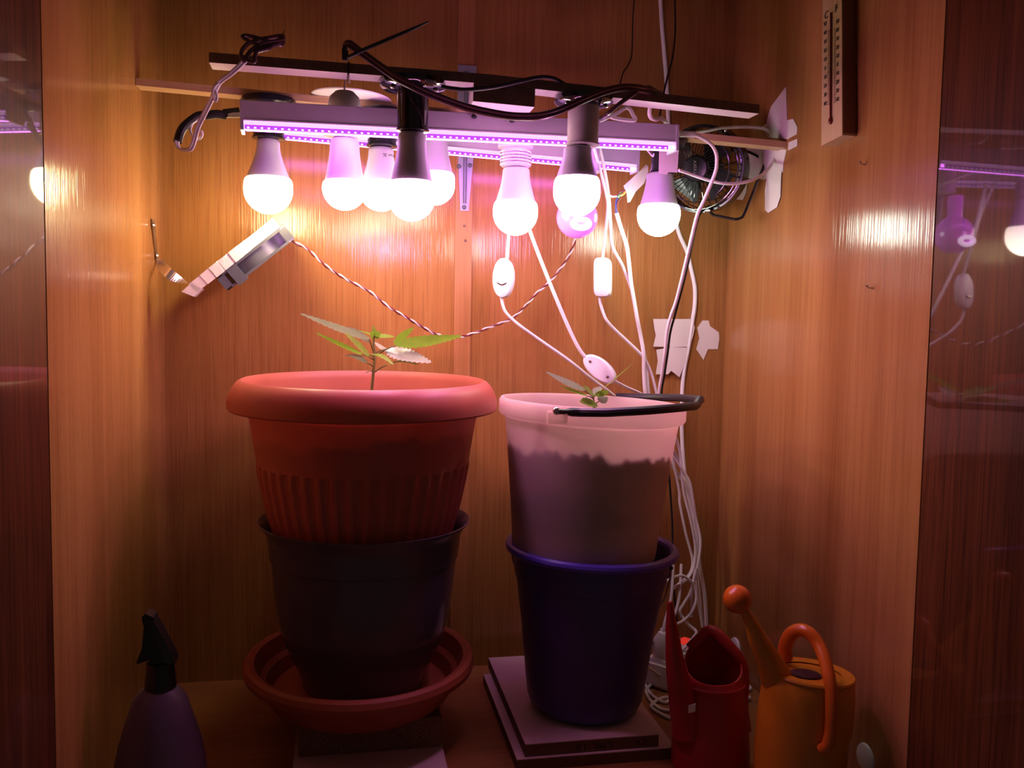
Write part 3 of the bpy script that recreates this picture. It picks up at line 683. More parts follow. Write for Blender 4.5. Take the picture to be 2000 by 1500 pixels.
# ------------------------------------------------------------------ wire fan on the right
fc = P(1372, 330, .445); fax = V((-.66, -.74, -.13)).normalized()
fu = fax.cross(V((0,0,1))).normalized(); fv = fu.cross(fax); FR = .066
wf = empty('wire_fan', fc-V((0,0,FR)), 'small black wire-guard fan behind the rightmost bulb', 'fan')
def fp(r, a, d): return fc+fu*r*math.cos(a)+fv*r*math.sin(a)+fax*d
m = MB()
for rr, d, th in ((FR, .006, .0022), (FR*.97, .020, .0010), (FR*.80, .029, .0009), (FR*.30, .034, .0010)):
    m.tube([fp(rr, 2*math.pi*k/48, d) for k in range(48)], th, 6, False, True)
for k in range(40):
    a = 2*math.pi*k/40; m.tube([fp(FR*.30, a+.10, .034), fp(FR*.55, a+.20, .033), fp(FR*.80, a+.26, .029), fp(FR*.97, a+.28, .020), fp(FR, a+.28, .006)], .0007, 4, seg=2)
m.build('front_guard', 'black_gloss', wf, kind='stuff')
m = MB()
for k in range(12):
    a = 2*math.pi*k/12; m.tube([fp(FR*.30, a-.10, -.034), fp(FR*.75, a-.22, -.033), fp(FR*.97, a-.26, -.031), fp(FR, a-.26, -.028)], .0007, 4, seg=2)
for rr, d in ((FR*.75, -.033), (FR*.97, -.031)): m.tube([fp(rr, 2*math.pi*k/40, d) for k in range(40)], .0009, 5, False, True)
m.build('rear_guard', 'black_gloss', wf, kind='stuff')
m = MB(); m.lathe([(FR+.0015, -.030), (FR+.0035, -.026), (FR+.0035, .008), (FR+.0005, .008), (FR+.0005, -.026), (FR+.0015, -.030)], fc, 56, fax); m.build('ring', 'black_plastic', wf)
MB().lathe([(0, .0365), (.018, .0355), (.0205, .033), (.0205, .028), (0, .028)], fc, 32, fax).build('badge', 'black_plastic', wf)
MB().lathe([(0, .024), (.012, .022), (.014, .014), (.014, -.006), (0, -.006)], fc, 24, fax).build('hub', 'black_plastic', wf)
MB().lathe([(0, -.008), (.020, -.008), (.022, -.012), (.022, -.045), (.016, -.052), (0, -.052)], fc, 28, fax).build('motor', 'black_plastic', wf)
for k in range(4):
    a = math.pi/2*k+.5; pr = []
    for rr, aw in ((.013, .35), (.035, .55), (.056, .50)):
        for sg in (-1, 1): pr.append(fp(rr, a+aw*sg+rr*4, .006+sg*.007))
    m = MB(); m.slab([pr[0], pr[1], pr[3], pr[2]], fax, .0012); m.slab([pr[2], pr[3], pr[5], pr[4]], fax, .0012); m.build('blade', 'blade_dark', wf)
for a in (-.9, .15, 2.2, -2.0):
    MB().ball(fp(FR+.003, a, .009), .0026, (1,1,1), 10).build('screw', 'chrome', wf)
sb = P(1383, 411, .43)
MB().tube([sb, P(1394, 420, .425), P(1408, 423, .42), P(1434, 428, .41), P(1446, 426, .405), P(1453, 419, .402), P(1467, 385, .40), P(1480, 352, .41), P(1492, 318, .43), P(1470, 300, .455), P(1436, 290, .47), P(1428, 296, .47)], .0022, 8).build('stand', 'black_gloss', wf, label='bent black wire stand')
MB().lathe([(0,.004), (.004,.004), (.004,-.004), (0,-.004)], sb, 12, fu).build('pivot', 'chrome', wf)
text('lettering', 'ALASKA', .0068, fc+fax*.0369, fv, -fu, 'steel', wf, .0001)

# ------------------------------------------------------------------ tape pieces
def tape_x(label, pts, off=.0012):
    w_ = [PX(a, b, W-off) for a, b in pts]; c = sum(w_, V())/len(w_)
    tag(MB().slab(w_, V((1,0,0)), .0007).build('masking_tape', 'masking_tape', origin=c, smooth=False), label, 'tape', 'masking tape on the right wall')
def tape_y(label, pts, off=.0012):
    w_ = [P(a, b, D-off) for a, b in pts]; c = sum(w_, V())/len(w_)
    tag(MB().slab(w_, V((0,1,0)), .0007).build('masking_tape', 'masking_tape', origin=c, smooth=False), label, 'tape', 'masking tape on the back wall')
tape_x('tall pointed masking tape piece above the right end of the rear batten', [(1535,169), (1537,235), (1549,232), (1557,248), (1556,262), (1537,272), (1500,268), (1487,248), (1497,241), (1500,226), (1506,208)])
tape_x('broad crinkled masking tape just under the rear batten, beside the wire fan', [(1444,288), (1536,292), (1530,318), (1529,336), (1490,351), (1442,346)])
tape_x('long narrow masking tape strip hanging down the right wall, rounded lower end', [(1497,347), (1526,333), (1524,384), (1517,405), (1500,416), (1494,410), (1494,372)], .0022)
tape_x('short masking tape stub close to the right back corner, below the broad piece', [(1437,346), (1460,349), (1457,376), (1450,391), (1436,389)], .0022)
tape_x('small square masking tape patch at the very end of the rear batten', [(1540,278), (1557,271), (1557,285), (1539,294)])
tape_y('large masking tape patch holding the white mains cable on the back wall', [(1276,623), (1353,623), (1357,640), (1354,655), (1347,677), (1312,678), (1276,677), (1281,655), (1278,640)], .0062)
tape_y('folded masking tape hanging below the large patch, torn pointed corner', [(1282,683), (1312,678), (1347,679), (1340,705), (1327,737), (1311,724), (1305,731), (1281,731), (1285,705)], .0070)
tape_y('separate torn masking tape scrap right of the mains cable', [(1372,626), (1384,626), (1387,637), (1404,649), (1405,661), (1402,682), (1383,682), (1374,703), (1360,682), (1366,661), (1362,640)])

# ------------------------------------------------------------------ thermometer on the right wall
xf = W-.021; zt1 = 1.09
fb1 = PX(1604, 285, xf); nb = PX(1645, 264, xf); tilt = .004
th = empty('thermometer', V((xf, (fb1.y+nb.y)/2, min(fb1.z, nb.z))), 'wooden wall thermometer with printed scale on the right wall', 'thermometer')
def tp(y, z): return V((xf, y, z))
far0, near0 = fb1, nb; dz = zt1-fb1.z; far1 = PX(1607, 0, xf); far1 = fb1+(far1-fb1)*(dz/(far1.z-fb1.z)); near1 = PX(1644, 0, xf); near1 = nb+(near1-nb)*(dz/(near1.z-nb.z))
off = V((W-.0006-xf, 0, 0))
MB().hexa([far0, near0, near0+off, far0+off, far1, near1, near1+off, far1+off]).build('board', 'thermo_wood', th, smooth=False, bevel=.0012)
n0, n1 = near0+V((.0012,-.0005,.003)), near1+V((.0012,-.0005,0)); o2 = V((W-.0006-xf-.0014,0,0))
MB().hexa([n0, n0+V((0,-.0006,0)), n0+V((0,-.0006,0))+o2, n0+o2, n1, n1+V((0,-.0006,0)), n1+V((0,-.0006,0))+o2, n1+o2]).build('side_band', 'thermo_stain', th, smooth=False, label='dark stained side')
ox = V((-.0016,0,0))
tb0 = PX(1624, 236, xf)+ox; tb1 = PX(1625, 25, xf)+ox
MB().tube([tb0, tb1], .0013, 8, False).build('tube', 'thermo_red', th)
MB().ball(tb0, .0042, (.6,.75,1.25), 14).build('reservoir', 'thermo_red', th)
ydir = V((0,-1,0)); zdir = V((0,0,1))
for k, nmb in enumerate(('50','40','30','20','10','0','10','20','30','40')):
    py = 47+k*17.3
    text('numeral', nmb, .0075, PX(1611.5, py, xf-.0007), ydir, zdir, 'ink', th); text('numeral', nmb, .0075, PX(1635.5, py-5-k*.4, xf-.0007), ydir, zdir, 'ink', th)
text('lettering', 'C', .014, PX(1614, 30, xf-.0007), ydir, zdir, 'ink', th); text('lettering', 'F', .014, PX(1633, 17, xf-.0007), ydir, zdir, 'ink', th)
for sx, a_ in ((1618.5, 60), (1630.5, 56)):
    m = MB()
    for k in range(46):
        c = PX(sx, a_+k*3.2, xf-.0005); m.box(c, (.0006, .0050 if k % 5 == 0 else .0032, .0005))
    m.build('scale_marks', 'ink', th, smooth=False, kind='stuff')

# nails and caps in the right wall
for lab, px, py in (('small bent nail in the right wall below the thermometer', 1690, 322), ('small nail lower on the right wall, level with the cord switches', 1703, 563)):
    p = PX(px, py, W-.0002); tag(MB().tube([p, p+V((-.006,0,.001)), p+V((-.008,-.001,.003))], .0011, 6, False).ball(p+V((-.008,-.001,.003)), .0022, (1,1,.6), 8).build('nail', 'steel', origin=p), lab, 'nail')
for lab, y, z in (('round white plastic cap on the right wall behind the red watering can', .4625, .0405), ('round white plastic cap low on the right wall, beside the yellow watering can', .080, .0405)):
    p = V((W-.0002, y, z)); tag(MB().lathe([(0, .004), (.014, .0038), (.0175, .0025), (.0185, 0), (0, 0)], p, 32, V((-1,0,0))).build('cover_cap', 'white_plastic', origin=p), lab, 'cap', 'white caps on the right wall')

# ------------------------------------------------------------------ cables
def cable(label, pts, r, m='white_cable', name='cable', cat='cable', twin=None):
    pts = [V(p) for p in pts]
    if not twin:
        o = MB().tube(pts, r, 8).build(name, m, origin=pts[0]); return tag(o, label, cat)
    o = empty(name, pts[0], label, cat)
    for k, mm in enumerate((m, twin)):
        d = V((.0, -.5, .86))*r*.95*(1 if k == 0 else -1); MB().tube([p+d for p in pts], r, 8).build('conductor', mm, o)
    return o
BC = 'dark_brown_cord'
cable('dark flat lamp cord sagging between the two front lamp holders', path([(672,100,0.1750), (674,90,0.1650), (684,87,0.1600), (702,100,0.1550), (740,128,0.1500), (775,152,0.1430), (806,168,0.1410), (840,184,0.1450), (902,207,0.1550), (945,218,0.1600), (990,226,0.1600), (1020,228,0.1550), (1052,227,0.1470), (1090,217,0.1400), (1140,195,0.1410), (1187,177,0.1500), (1225,171,0.1600), (1262,176,0.1730), (1290,186,0.2000)]), .0026, BC, twin='dark_brown_cord')
cable('short glossy black cord from the left front holder over the near batten', path([(862,169,0.1670), (885,173,0.1650), (915,175,0.1630), (965,170,0.1650), (1015,159,0.1690), (1052,151,0.1730), (1077,152,0.1750), (1097,161,0.1830), (1112,172,0.2150)]), .0026, 'black_rubber')
cable('brown cord climbing from the card socket holder over the near batten', path([(1168,235,0.2150), (1180,228,0.1800), (1187,222,0.1650), (1200,211,0.1610), (1215,199,0.1590), (1237,184,0.1650), (1253,174,0.1730), (1268,171,0.1810), (1276,176,0.2050), (1278,184,0.2200)]), .0027, BC)
cable('white cord looped in a triangle under the right part of the near batten', path([(1172,236,.212), (1187,229,.212), (1204,222,.214), (1221,211,.220), (1230,213,.216), (1236,224,.214), (1241,234,.214), (1228,235,.214), (1202,231,.214), (1190,227,.214)]), .0026)
cable('white cord bent in a hook below the near batten, left of the mains cable', path([(1277,176,.215), (1273,190,.215), (1269,215,.22), (1269,224,.225), (1273,231,.23), (1281,233,.24), (1292,231,.26), (1300,238,.29)]), .0029)
cable('thin black wire dropping from the top, left of the mains cable', path([(1242,-40,.50), (1236,40,.50), (1234,105,.49), (1226,128,.48), (1217,142,.46), (1211,168,.42), (1209,200,.40), (1200,260,.45)]), .0011, 'black_rubber', 'wire', 'wire')
cable('black wire crossing in front of the mains cable near the top', path([(1317,-40,.50), (1319,50,.50), (1317,85,.49), (1313,115,.48), (1305,145,.46), (1299,170,.44), (1292,200,.42), (1288,235,.42)]), .0016, 'black_rubber', 'wire', 'wire')
cable('thick white mains cable running down the back wall under the tape', path([(1288,-40,D-.005), (1292,40,D-.004), (1297,100,D-.004), (1302,165,D-.004), (1305,230,D-.0045), (1309,300,D-.005), (1314,370,D-.0045), (1323,445,D-.004), (1341,490,D-.004), (1350,526,D-.004), (1357,562,D-.004), (1357,595,D-.004), (1353,623,D-.004), (1346,670,D-.004), (1336,725,D-.004), (1332,775,D-.004), (1332,850,D-.006), (1338,930,D-.010), (1352,1000,D-.015), (1366,1056,D-.02), (1362,1108,D-.03), (1366,1160,D-.03), (1372,1220,D-.03)]), .0036)
# switches with their cords
def switch(label, px, py, y, ang, L, wd, th, sq=False, knob=True):
    c = P(px, py, y); s = empty('cord_switch', c, label, 'switch', 'white inline cord switches')
    ca, sa_ = math.cos(ang), math.sin(ang); a1 = rt*ca-up*sa_; a2 = rt*sa_+up*ca; a3 = -a1.cross(a2)
    if a3.dot(fw) > 0: a3 = -a3
    a3 = (a3+rt*-.35).normalized(); N = 28; pw = .30 if sq else .97
    def out(k): a = 2*math.pi*k/N; cx, sx = math.cos(a), math.sin(a); return a1*math.copysign(abs(cx)**pw, cx)*L/2 + a2*math.copysign(abs(sx)**(.5 if sq else .95), sx)*wd/2
    for nm, z0, z1, k1 in (('lower_shell', -th/2, -.0002, 1), ('upper_shell', .0002, th/2, 1)):
        m = MB(); rg = []
        for z, sc_ in (((z0, .86), (z0+.002, .98), (z1, 1)) if z0 < 0 else ((z0, 1), (z1-.002, .98), (z1, .86))):
            rg.append([m.bm.verts.new(c+out(k)*sc_+a3*z) for k in range(N)])
        for A, B in zip(rg, rg[1:]):
            for i in range(N): m.bm.faces.new((A[i], A[(i+1) % N], B[(i+1) % N], B[i]))
        m.bm.faces.new(rg[0]); m.bm.faces.new(rg[-1]); m.build(nm, 'white_plastic', s)
    if knob == 'screws':
        for t in (-.30, .30): MB().ball(c+a1*L*t+a3*th*.5, .0022, (1,1,1), 10).build('screw', 'dark_edge', s)
    elif knob:
        MB().tube([c+a1*L*.12+a2*wd*.22+a3*th*.52, c+a1*L*.17+a3*th*.56, c+a1*L*.12-a2*wd*.22+a3*th*.52], .0018, 6).build('rocker', 'steel', s)
    return s
switch('oval white cord switch hanging under the threaded lamp holder', 984, 543, .42, math.pi/2+.05, .061, .031, .016)
switch('square-ended white cord switch under the rear light bar', 1177.5, 542, .45, math.pi/2, .063, .026, .022, True, False)
switch('white cord switch tilted above the white bucket, two screw holes', 1172, 721, .40, .72, .060, .030, .019, False, 'screws')
cable('white cord with the oval switch, upper part behind the threaded bulb', path([(1000,285,.36), (999,360,.385), (996,430,.40), (993,470,.41), (990,512,.42)]), .0026)
cable('white cord leaving the oval switch and passing behind the bucket rim', path([(979,580,.42), (982,596,.42), (988,610,.42), (1002,625,.42), (1022,641,.42), (1050,661,.425), (1110,703,.43), (1155,739,.44), (1191,766,.45), (1230,800,.47), (1290,860,.49), (1330,915,.50), (1348,945,.50), (1357,1004,.50), (1368,1056,.49), (1362,1108,.48), (1352,1150,.47), (1350,1205,.46)]), .0024)
cable('straight white cord slanting from the threaded bulb down to the tilted switch', path([(1015,300,.37), (1022,400,.38), (1035,451,.39), (1068,538,.395), (1104,625,.40), (1128,676,.40), (1145,700,.40)]), .0029)
cable('white cord from the tilted switch to the bundle behind the bucket', path([(1200,744,.40), (1225,757,.42), (1257,772,.44), (1290,800,.47), (1325,870,.50), (1334,955,.50), (1350,1020,.495), (1358,1072,.49), (1352,1116,.48), (1330,1140,.47), (1312,1146,.46)]), .0024)
cable('white cord from the party bulb holder down to the square switch', path([(1160,288,.30), (1166,310,.33), (1176,345,.38), (1184,380,.42), (1187,405,.44), (1182,460,.45), (1176.5,510,.45)]), .0023)
cable('white cord curving from the square switch into the cable bundle', path([(1172,575,.45), (1172,590,.45), (1179,613,.45), (1186,627,.45), (1200,643,.455), (1225,666,.46), (1248,688,.46), (1263,708,.465), (1274,735,.47), (1284,775,.475), (1300,840,.49), (1325,950,.50), (1328,985,.50), (1340,1044,.495), (1352,1092,.49), (1346,1122,.48), (1314,1150,.46)]), .0024)
cable('flat white cord beside the square switch cord, joining the bundle', path([(1168,278,.34), (1176,310,.37), (1184,350,.40), (1190,395,.44), (1193,450,.45), (1197,483,.455), (1215,517,.46), (1226,545,.465), (1236,575,.465), (1243,615,.465), (1253,660,.465), (1263,720,.47), (1268,775,.475), (1285,850,.49), (1320,900,.51)]), .0026)
cable('thick white cord below the wire splice, longest of the hanging bundle', path([(1204,416,.44), (1214,450,.445), (1224,481,.45), (1229,520,.455), (1233,556,.455), (1239,590,.455), (1245,625,.455), (1251,655,.46), (1257,690,.46), (1258,730,.465), (1262,775,.47), (1280,850,.49), (1320,920,.52), (1345,960,.52), (1360,1040,.51), (1366,1100,.50), (1376,1160,.49), (1380,1225,.48)]), .0033)
spl = empty('wire_splice', P(1212, 380, .44), 'bare wire splice with blue, green and yellow cores and a tape flag', 'wire splice')
MB().tube(path([(1204,418,.44), (1203,404,.44), (1204,392,.44), (1209,384,.44)]), .0014, 6).build('core', 'wire_blue', spl, label='blue core')
MB().tube(path([(1206,418,.441), (1205.5,404,.439), (1207,394,.438), (1213,386,.438)]), .0012, 6).build('core', 'wire_brown', spl, label='brown core')
MB().tube(path([(1188,388,.435), (1196,386,.436), (1204,382,.437), (1212,378,.438), (1221,373,.44)]), .0013, 6).build('core', 'wire_brown', spl)
MB().tube(path([(1206,385,.436), (1211,381,.435), (1216,377,.436)]), .0026, 6).build('core', 'wire_green', spl, label='green core')
MB().tube(path([(1212,382,.433), (1217,379,.433), (1221,374,.435)]), .0022, 6).build('core', 'wire_yellow', spl, label='yellow core')
MB().tube(path([(1209,376,.434), (1214,374,.434), (1221,372,.435)]), .0016, 6).build('core', 'wire_red', spl, label='red core')
MB().tube(path([(1172,330,.42), (1178,360,.425), (1186,378,.43), (1196,384,.435), (1206,383,.437)]), .0016, 6).build('core', 'wire_white', spl, label='white core')
MB().slab(path([(1218,363,.435), (1236,347,.435), (1253,331,.44), (1262,321,.445), (1266,325,.445), (1266,336,.443), (1258,358,.44), (1242,374,.436), (1231,394,.433), (1226,396,.433), (1224,378,.434)]), V((0,1,0)), .0012).build('tape_flag', 'masking_tape', spl, smooth=False, label='flag of white tape')
# right bar plug, purple-lit cable and its black neighbour
pl = path([(1328,262,.262), (1342,262,.262), (1356,263,.262)])
c14 = empty('mains_cable', pl[0], 'pale power cord plugged into the right end of the front light bar', 'cable')
MB().tube(pl, .0042, 10, False).build('plug', 'white_plastic', c14)
MB().tube(path([(1356,263,.262), (1374,271,.262), (1390,283,.264), (1399,300,.268), (1400,318,.272), (1397,337,.28), (1382,375,.295), (1371,400,.31), (1362,420,.32), (1347,481,.35), (1332,544,.38), (1320,590,.40), (1311,615,.41), (1303,645,.42), (1299,685,.43), (1293,730,.445), (1287,775,.46), (1295,830,.48), (1325,900,.51), (1350,960,.51), (1362,1050,.50), (1360,1120,.49), (1364,1170,.48), (1372,1225,.47)]), .0026, 8).build('wire', 'white_cable', c14)
cable('black fan lead running beside the pale power cord', path([(1385,402,.46), (1372,412,.43), (1363,428,.40), (1351,481,.37), (1338,540,.385), (1325,590,.402), (1317,620,.412), (1309,650,.424), (1304,690,.436), (1298,730,.452), (1292,775,.47), (1300,850,.50), (1312,1000,.51), (1314,1100,.49), (1317,1160,.47), (1320,1230,.45), (1285,1248,.43), (1270,1262,.42)]), .0019, 'black_rubber')
cable('white cable looping round the rear batten end in front of the wire fan', path([(1326,333,.335), (1340,337,.340), (1356,343,.345), (1384,352,.345), (1412,358,.345), (1440,358,.346), (1468,352,.348), (1493,338,.36), (1508,320,.38), (1517,300,.40), (1520,285,.408), (1515,270,.41), (1503,258,.408), (1488,251,.404), (1454,248,.402), (1412,250,.402), (1384,255,.404), (1367,258,.41), (1345,262,.42)]), .0024)
cable('short white wire end beside the taped right lamp holder', path([(1262,290,.36), (1268,298,.355), (1275,305,.35), (1277,300,.35)]), .0014, name='wire', cat='wire')
# left plug, sleeve and twin cord
lp = empty('mains_cable', P(470, 222, .235), 'pale twin cord with black sleeve looping from the left end of the front light bar', 'cable')
MB().tube(path([(468,218,.237), (452,220,.236), (436,222,.235)]), .0052, 10, False).build('plug', 'black_rubber', lp)
for dy in (-1, 4): MB().tube(path([(469,223+dy,.225), (458,223+dy,.225), (446,225+dy*.6,.226)]), .0016, 6, False).build('pin', 'white_cable', lp)
MB().tube(path([(440,226,.230), (424,223,.225), (405,225,.222), (389,226,.22), (375,234,.215), (365,242,.21), (356,252,.205), (350,265,.203), (347,277,.20)]), .0052, 10).build('sleeve', 'black_rubber', lp, label='black sleeve')
tw2 = path([(346,277,.20), (346,285,.198), (352,293,.196), (362,294,.194), (372,292,.192), (378,280,.19), (387,249,.185), (396,230,.18), (403,216,.175), (411,200,.17), (416,190,.165), (421,176,.16), (430,161,.155), (451,145,.148), (464,134,.146), (474,124,.145), (482,116,.146)])
MB().tube([p+V((.0013,0,0)) for p in tw2], .0016, 8).build('conductor', 'white_cable', lp)
MB().tube([p+V((-.0013,-.001,.001)) for p in tw2], .0016, 8).build('conductor', 'white_cable', lp)
MB().tube(path([(389,232,.215), (377,240,.213), (372,252,.21), (374,262,.205), (381,270,.20), (390,271,.195), (395,263,.19), (393,255,.187)]), .0015, 7).build('wire_loop', 'white_cable', lp)
MB().tube(path([(427,162,.152), (420,168,.153), (416,178,.156), (418,192,.16), (421,198,.162), (424,190,.160), (421,175,.156)]), .0017, 7).build('cord_knot', 'white_cable', lp)
tie = empty('cord_knot', P(500, 95, .15), 'purple-brown cord knotted in a bow above the left end of the near batten', 'cord')
for pts in ([(482,117,.145), (496,121,.145), (498,110,.147), (503,95,.15), (512,85,.15), (540,80,.16), (553,76,.17), (550,70,.18), (530,73,.17), (505,78,.155), (485,85,.147), (473,98,.144), (471,110,.143), (478,120,.144)],
            [(505,88,.149), (485,80,.15), (474,72,.152), (482,70,.155), (500,74,.156), (520,80,.158), (548,88,.165), (553,80,.17)],
            [(476,122,.144), (486,104,.146), (500,92,.149), (516,92,.152), (538,88,.158), (551,82,.168)],
            [(503,100,.148), (515,97,.15), (530,92,.155), (548,74,.17)]):
    MB().tube(path(pts), .0024, 8).build('strand', BC, tie)
pn = P(551, 76, .175); MB().tube([pn, P(553, 68, .35), P(556, 60, D-.001)], .0012, 6).build('string', BC, tie)
# zip tie on the near batten
zt2 = empty('cable_tie', onA(672)+az*AH, 'black cable tie with a long loose tail round the near batten', 'cable tie')
MB().tube(path([(676,113,.158), (690,107,.15), (720,93,.145), (760,76,.14), (800,59,.135), (838,42,.13)]), lambda t: .0021*(1-.6*max(0, t-.75)/.25), 6).build('tail', 'black_rubber', zt2)
c = P(674, 108, .158); MB().box(c, (.007, .006, .012)).build('head', 'black_rubber', zt2, bevel=.001)
a = onA(672)+V((0,-.0020,-.001)); MB().tube([a, a+az*(AH+.002), a+az*(AH+.002)+V((0,AD+.003,0)), a+V((0,AD+.003,0))-az*.0006, a], .0012, 6, False).build('loop', 'black_rubber', zt2)
MB().tube([P(672, 118, .156), P(676, 100, .156), P(674, 90, .155), P(669, 100, .156)], .0016, 6).build('bend', 'black_rubber', zt2)
# white plate lying on the rear batten
pp = onB(685)+bnz*(BH+.0006); tag(MB().lathe([(0, 0), (.050, 0), (.056, .002), (.0565, .0035), (.050, .005), (.012, .007), (0, .007)], pp, 48, bnz).build('round_plate', 'white_plastic', origin=pp), 'flat round white plate lying on the rear batten behind the domed holder', 'plate')

# ------------------------------------------------------------------ power strip and loose cable on the floor
ps = empty('power_strip', V((.822, .44, 0)), 'white power strip with red switch standing behind the red watering can', 'power strip')
Mz = Matrix.Rotation(math.radians(38), 3, 'Z')
MB().box((.822, .445, .025), (.115, .052, .046), Mz).build('body', 'white_plastic', ps, bevel=.006)
for k in range(3):
    c = V((.822, .445, .049))+Mz @ V((-.036+k*.027, 0, 0)); MB().lathe([(.0165, -.0005), (.0165, .0015), (.0135, .0015), (.0125, .0002), (0, .0002), (0, -.0005)], c, 24).build('outlet', 'white_plastic', ps)
c = V((.822, .445, .053))+Mz @ V((.044, 0, 0)); MB().box(c, (.014, .022, .010), Mz).build('rocker', 'red_switch', ps, bevel=.002, label='red rocker switch')
for k, (dx, hh) in enumerate(((-.036, .040), (-.009, .036))):
    c = V((.822, .445, .0508))+Mz @ V((dx, 0, 0)); pg = empty('plug', c, ('white plug nearest the blue bucket in the power strip', 'white plug in the middle of the power strip')[k], 'plug', 'plugs in the power strip')
    MB().lathe([(0, 0), (.0155, 0), (.0165, .006), (.0150, hh*.7), (.008, hh), (0, hh)], c, 20).build('shell', 'white_plastic', pg)
    MB().tube([c+V((0,0,hh-.002)), c+V((.004,.004,hh+.015)), c+V((.02,.02,hh+.05)), c+V((.03,.04,hh+.10))], .0026, 8).build('lead', 'white_cable', pg)
cable('white cable looped in the air behind the blue bucket', path([(1300,1136,.46), (1314,1128,.46), (1332,1124,.46), (1347,1133,.46), (1357,1146,.46), (1360,1168,.455), (1354,1190,.45), (1344,1204,.45), (1328,1216,.44), (1310,1222,.44), (1290,1230,.44)]), .0024)
cable('white cable crossing from the bundle down to the power strip', path([(1360,1110,.47), (1348,1156,.46), (1336,1178,.455), (1328,1192,.45), (1332,1204,.45), (1345,1220,.45), (1360,1234,.44), (1352,1248,.42), (1340,1262,.40), (1332,1270,.395)]), .0025)
fl = lambda px, py, z=.0032: PZ(px, py, z)
cable('white cable coiled on the floor between the blue bucket and the red watering can', [fl(1262,1300,.06), fl(1300,1330,.01), fl(1318,1352), fl(1300,1372), fl(1272,1356), fl(1262,1332), fl(1290,1318), fl(1330,1328), fl(1340,1356), fl(1312,1386), fl(1280,1378), fl(1262,1352,.004), fl(1272,1336,.006)], .0026)
cable('white cable arcing flat on the floor beside the lettered board', [fl(1330,1408), fl(1312,1404), fl(1290,1394), fl(1272,1378), fl(1300,1362,.005), fl(1340,1370), fl(1360,1396)], .0026)
cable('white cable pile showing between the two watering cans', [fl(1440,1316,.004), fl(1452,1332), fl(1466,1344), fl(1452,1350), fl(1440,1344), fl(1452,1358,.005), fl(1464,1362,.005), fl(1446,1370)], .0026)

# ------------------------------------------------------------------ watering cans and spray bottle
rx, ry = .766, .166
rcan = empty('watering_can', V((rx, ry, 0)), 'red plastic watering can with long pointed spout, beside the blue bucket', 'watering can')
def ov(r, z, a): return r
MB().lathe([(0, .001), (.049, .001), (.0525, .005), (.0530, .02), (.0500, .06), (.0445, .098), (.0425, .112), (.0445, .118), (.0425, .120), (.0400, .112), (.042, .098), (.047, .06), (.049, .012), (0, .008)], V((rx, ry, 0)), 56, sx=1.0, sy=.92).build('body', 'red_plastic', rcan)
# raised hood round the mouth: high towards the handle side at the back
m = MB(); N = 40; rg = []
for lv, rr in ((0, .0425), (1, .044), (1.02, .0415), (0, .040)):
    rg.append([m.bm.verts.new(V((rx+rr*math.cos(2*math.pi*k/N)*(1-.12*lv), ry+.92*rr*math.sin(2*math.pi*k/N)*(1-.12*lv), .1195+lv*(.006+.040*max(0, .5+.5*math.cos(2*math.pi*k/N-math.radians(75)))**1.5)))) for k in range(N)])
for A, B in zip(rg, rg[1:]):
    for i in range(N): m.bm.faces.new((A[i], A[(i+1) % N], B[(i+1) % N], B[i]))
m.build('hood', 'red_plastic', rcan)
sp0 = V((rx-.036, ry-.01, .055)); tip = P(1309, 1176, ry-.03)
MB().tube([sp0, sp0+V((-.012,-.004,.045)), V((tip.x+.013, tip.y+.006, .150)), V((tip.x+.004, tip.y+.002, tip.z-.035)), tip], lambda t: .0205*(1-t)**1.05+.0030, 14).build('spout', 'red_plastic', rcan)
h0 = P(1372, 1236, ry+.03); 
MB().tube([V((rx-.018, ry+.036, .150)), h0+V((.002,0,-.004)), P(1392, 1232, ry+.02), P(1420, 1258, ry+.005), P(1446, 1292, ry), P(1452, 1330, ry), P(1450, 1380, ry-.002), V((rx+.0505, ry, .045))], .0078, 12).build('handle', 'red_plastic', rcan)
st_ = P(1352, 1385, ry-.048); MB().slab([P(1345,1378,ry-.0505), P(1359,1374,ry-.0515), P(1358,1390,ry-.0515), P(1345,1393,ry-.0505)], V((0,1,0)), .0006).build('fleck', 'white_laminate', rcan, smooth=False, label='small pale sticker')  # small pale four-cornered fleck on the front of the body

yx, yy = .853, .083
ycan = empty('watering_can', V((yx, yy, 0)), 'yellow plastic watering can with orange handle and orange rose, lower right', 'watering can')
ytilt = V((.085, 0, 1)).normalized(); zt3 = .139
MB().lathe([(0, .001), (.050, .001), (.0545, .006), (.0590, .050), (.0605, .095), (.0590, .132), (.0565, .1525), (.0540, .1558), (0, .1560)], V((yx-.0065, yy, .001)), 64, ytilt, 1.0, .86).build('body', 'yellow_plastic', ycan)
MB().lathe([(.040, .1553), (.0560, .1548), (.0570, .1566), (.0552, .1588), (.040, .1575)], V((yx-.0065, yy, .001)), 64, ytilt, 1.0, .86).build('top_edge', 'yellow_plastic', ycan)
ho = P(1573, 1320, yy-.006); ho.z = .1562-.085*(ho.x-yx+.004-.0133)+.0006; MB().lathe([(0, .0022), (.0185, .0022), (.0205, .0012), (.0205, 0), (0, 0)], ho, 32, ytilt, 1.0, .75).build('hole_disc', 'hole', ycan, label='dark disc painted as the shaded filling hole')  # solid disc on the top plate, coloured dark for the shaded opening
s0 = P(1496, 1292, yy-.004); s1 = P(1451, 1187, yy-.012)
MB().tube([s0+V((.020,.008,-.026)), s0+V((.006,.002,-.002)), P(1481, 1250, yy-.006), P(1470, 1222, yy-.009), s1], lambda t: .0150*(1-t)**1.15+.0056, 16).build('spout', 'yellow_plastic', ycan)
rose = P(1440, 1170, yy-.014); dr = (rose-s1).normalized()
MB().tube([s1-dr*.002, s1+dr*.006], .0078, 14, False).build('collar', 'orange_plastic', ycan)
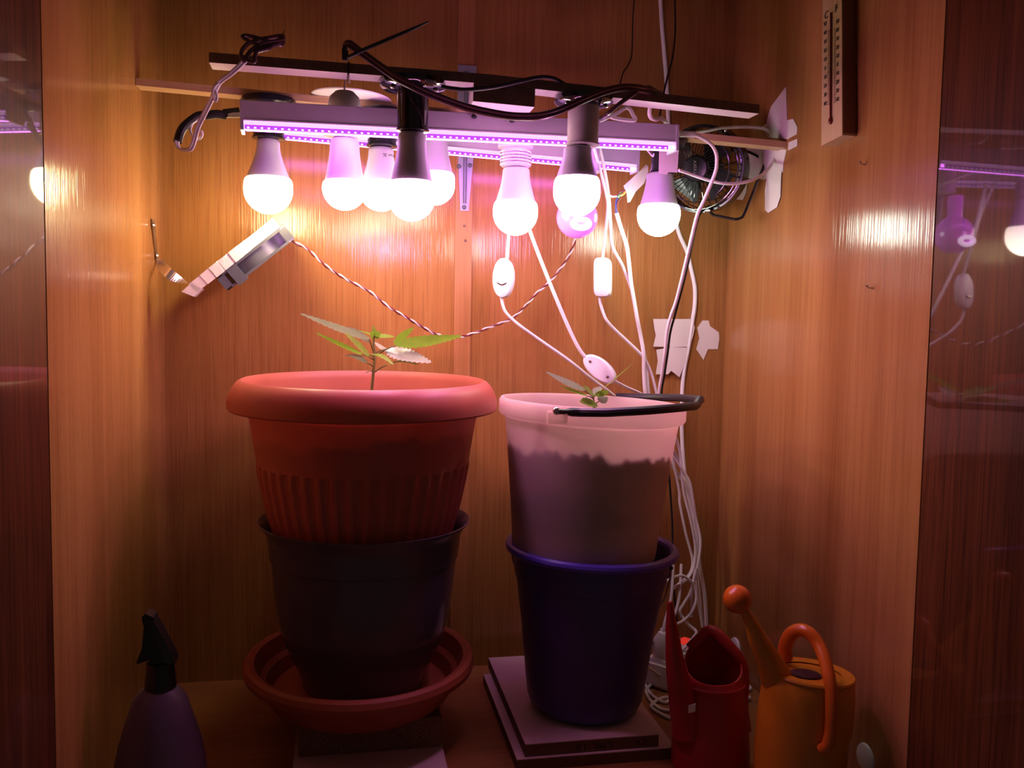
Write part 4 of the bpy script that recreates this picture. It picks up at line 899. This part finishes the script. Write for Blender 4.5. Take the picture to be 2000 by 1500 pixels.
MB().ball(rose, .0172, (1,1,1), 28).build('rose', 'orange_plastic', ycan, label='round orange rose')
hy = [P(1533, 1286, yy+.028), P(1534, 1262, yy+.026), P(1544, 1240, yy+.02), P(1560, 1231, yy+.012), P(1580, 1236, yy), P(1598, 1258, yy-.012), P(1612, 1292, yy-.030), P(1622, 1340, yy-.048), P(1624, 1390, yy-.0585), P(1622, 1430, yy-.0605), P(1615, 1456, yy-.060), P(1603, 1464, yy-.0545)]
MB().tube(hy, lambda t: .0094-.0028*t if t > .06 else .0100, 14).build('handle', 'orange_plastic', ycan, label='orange arched handle')

bxx = P(312, 1342, .12); sx_, sy_ = bxx.x, .12
sp = empty('spray_bottle', V((sx_, sy_, 0)), 'violet spray bottle with black trigger head, lower left corner', 'spray bottle')
zc = bxx.z
MB().lathe([(0, .001), (.047, .001), (.0515, .005), (.0525, .03), (.0520, .060), (.0495, .085), (.0450, .108), (.0380, .132), (.0290, zc-.012), (.0215, zc-.003), (.0175, zc), (0, zc)], V((sx_, sy_, 0)), 56, sy=.85).build('bottle', 'violet_bottle', sp)
MB().lathe([(0, zc), (.0170, zc), (.0172, zc+.004), (.0155, zc+.020), (.0145, zc+.030), (0, zc+.030)], V((sx_+.001, sy_, 0)), 32).build('cap', 'black_plastic', sp)
def flat(name, pts, th, m, y=sy_, bev=.001):
    w_ = [P(a, b, y-th/2) for a, b in pts]; return MB().slab(w_, V((0,1,0)), th).build(name, m, sp, smooth=False, bevel=bev)
flat('head', [(276,1206), (284,1199), (299,1206), (303,1216), (322,1250), (340,1285), (342,1296), (330,1300), (292,1300), (287,1255), (281,1226)], .020, 'black_plastic', bev=.002)
flat('trigger', [(281,1222), (286,1240), (290,1262), (289,1290), (270,1297), (266,1295), (277,1266)], .012, 'black_plastic')
w_ = [P(a, b, sy_-.0105) for a, b in ((286,1211), (302,1213), (323,1250), (341,1287), (338,1296), (322,1294), (307,1255))]
MB().slab(w_, V((0,-1,0)), .0025).build('shroud', 'black_gloss', sp, smooth=False, bevel=.0008)
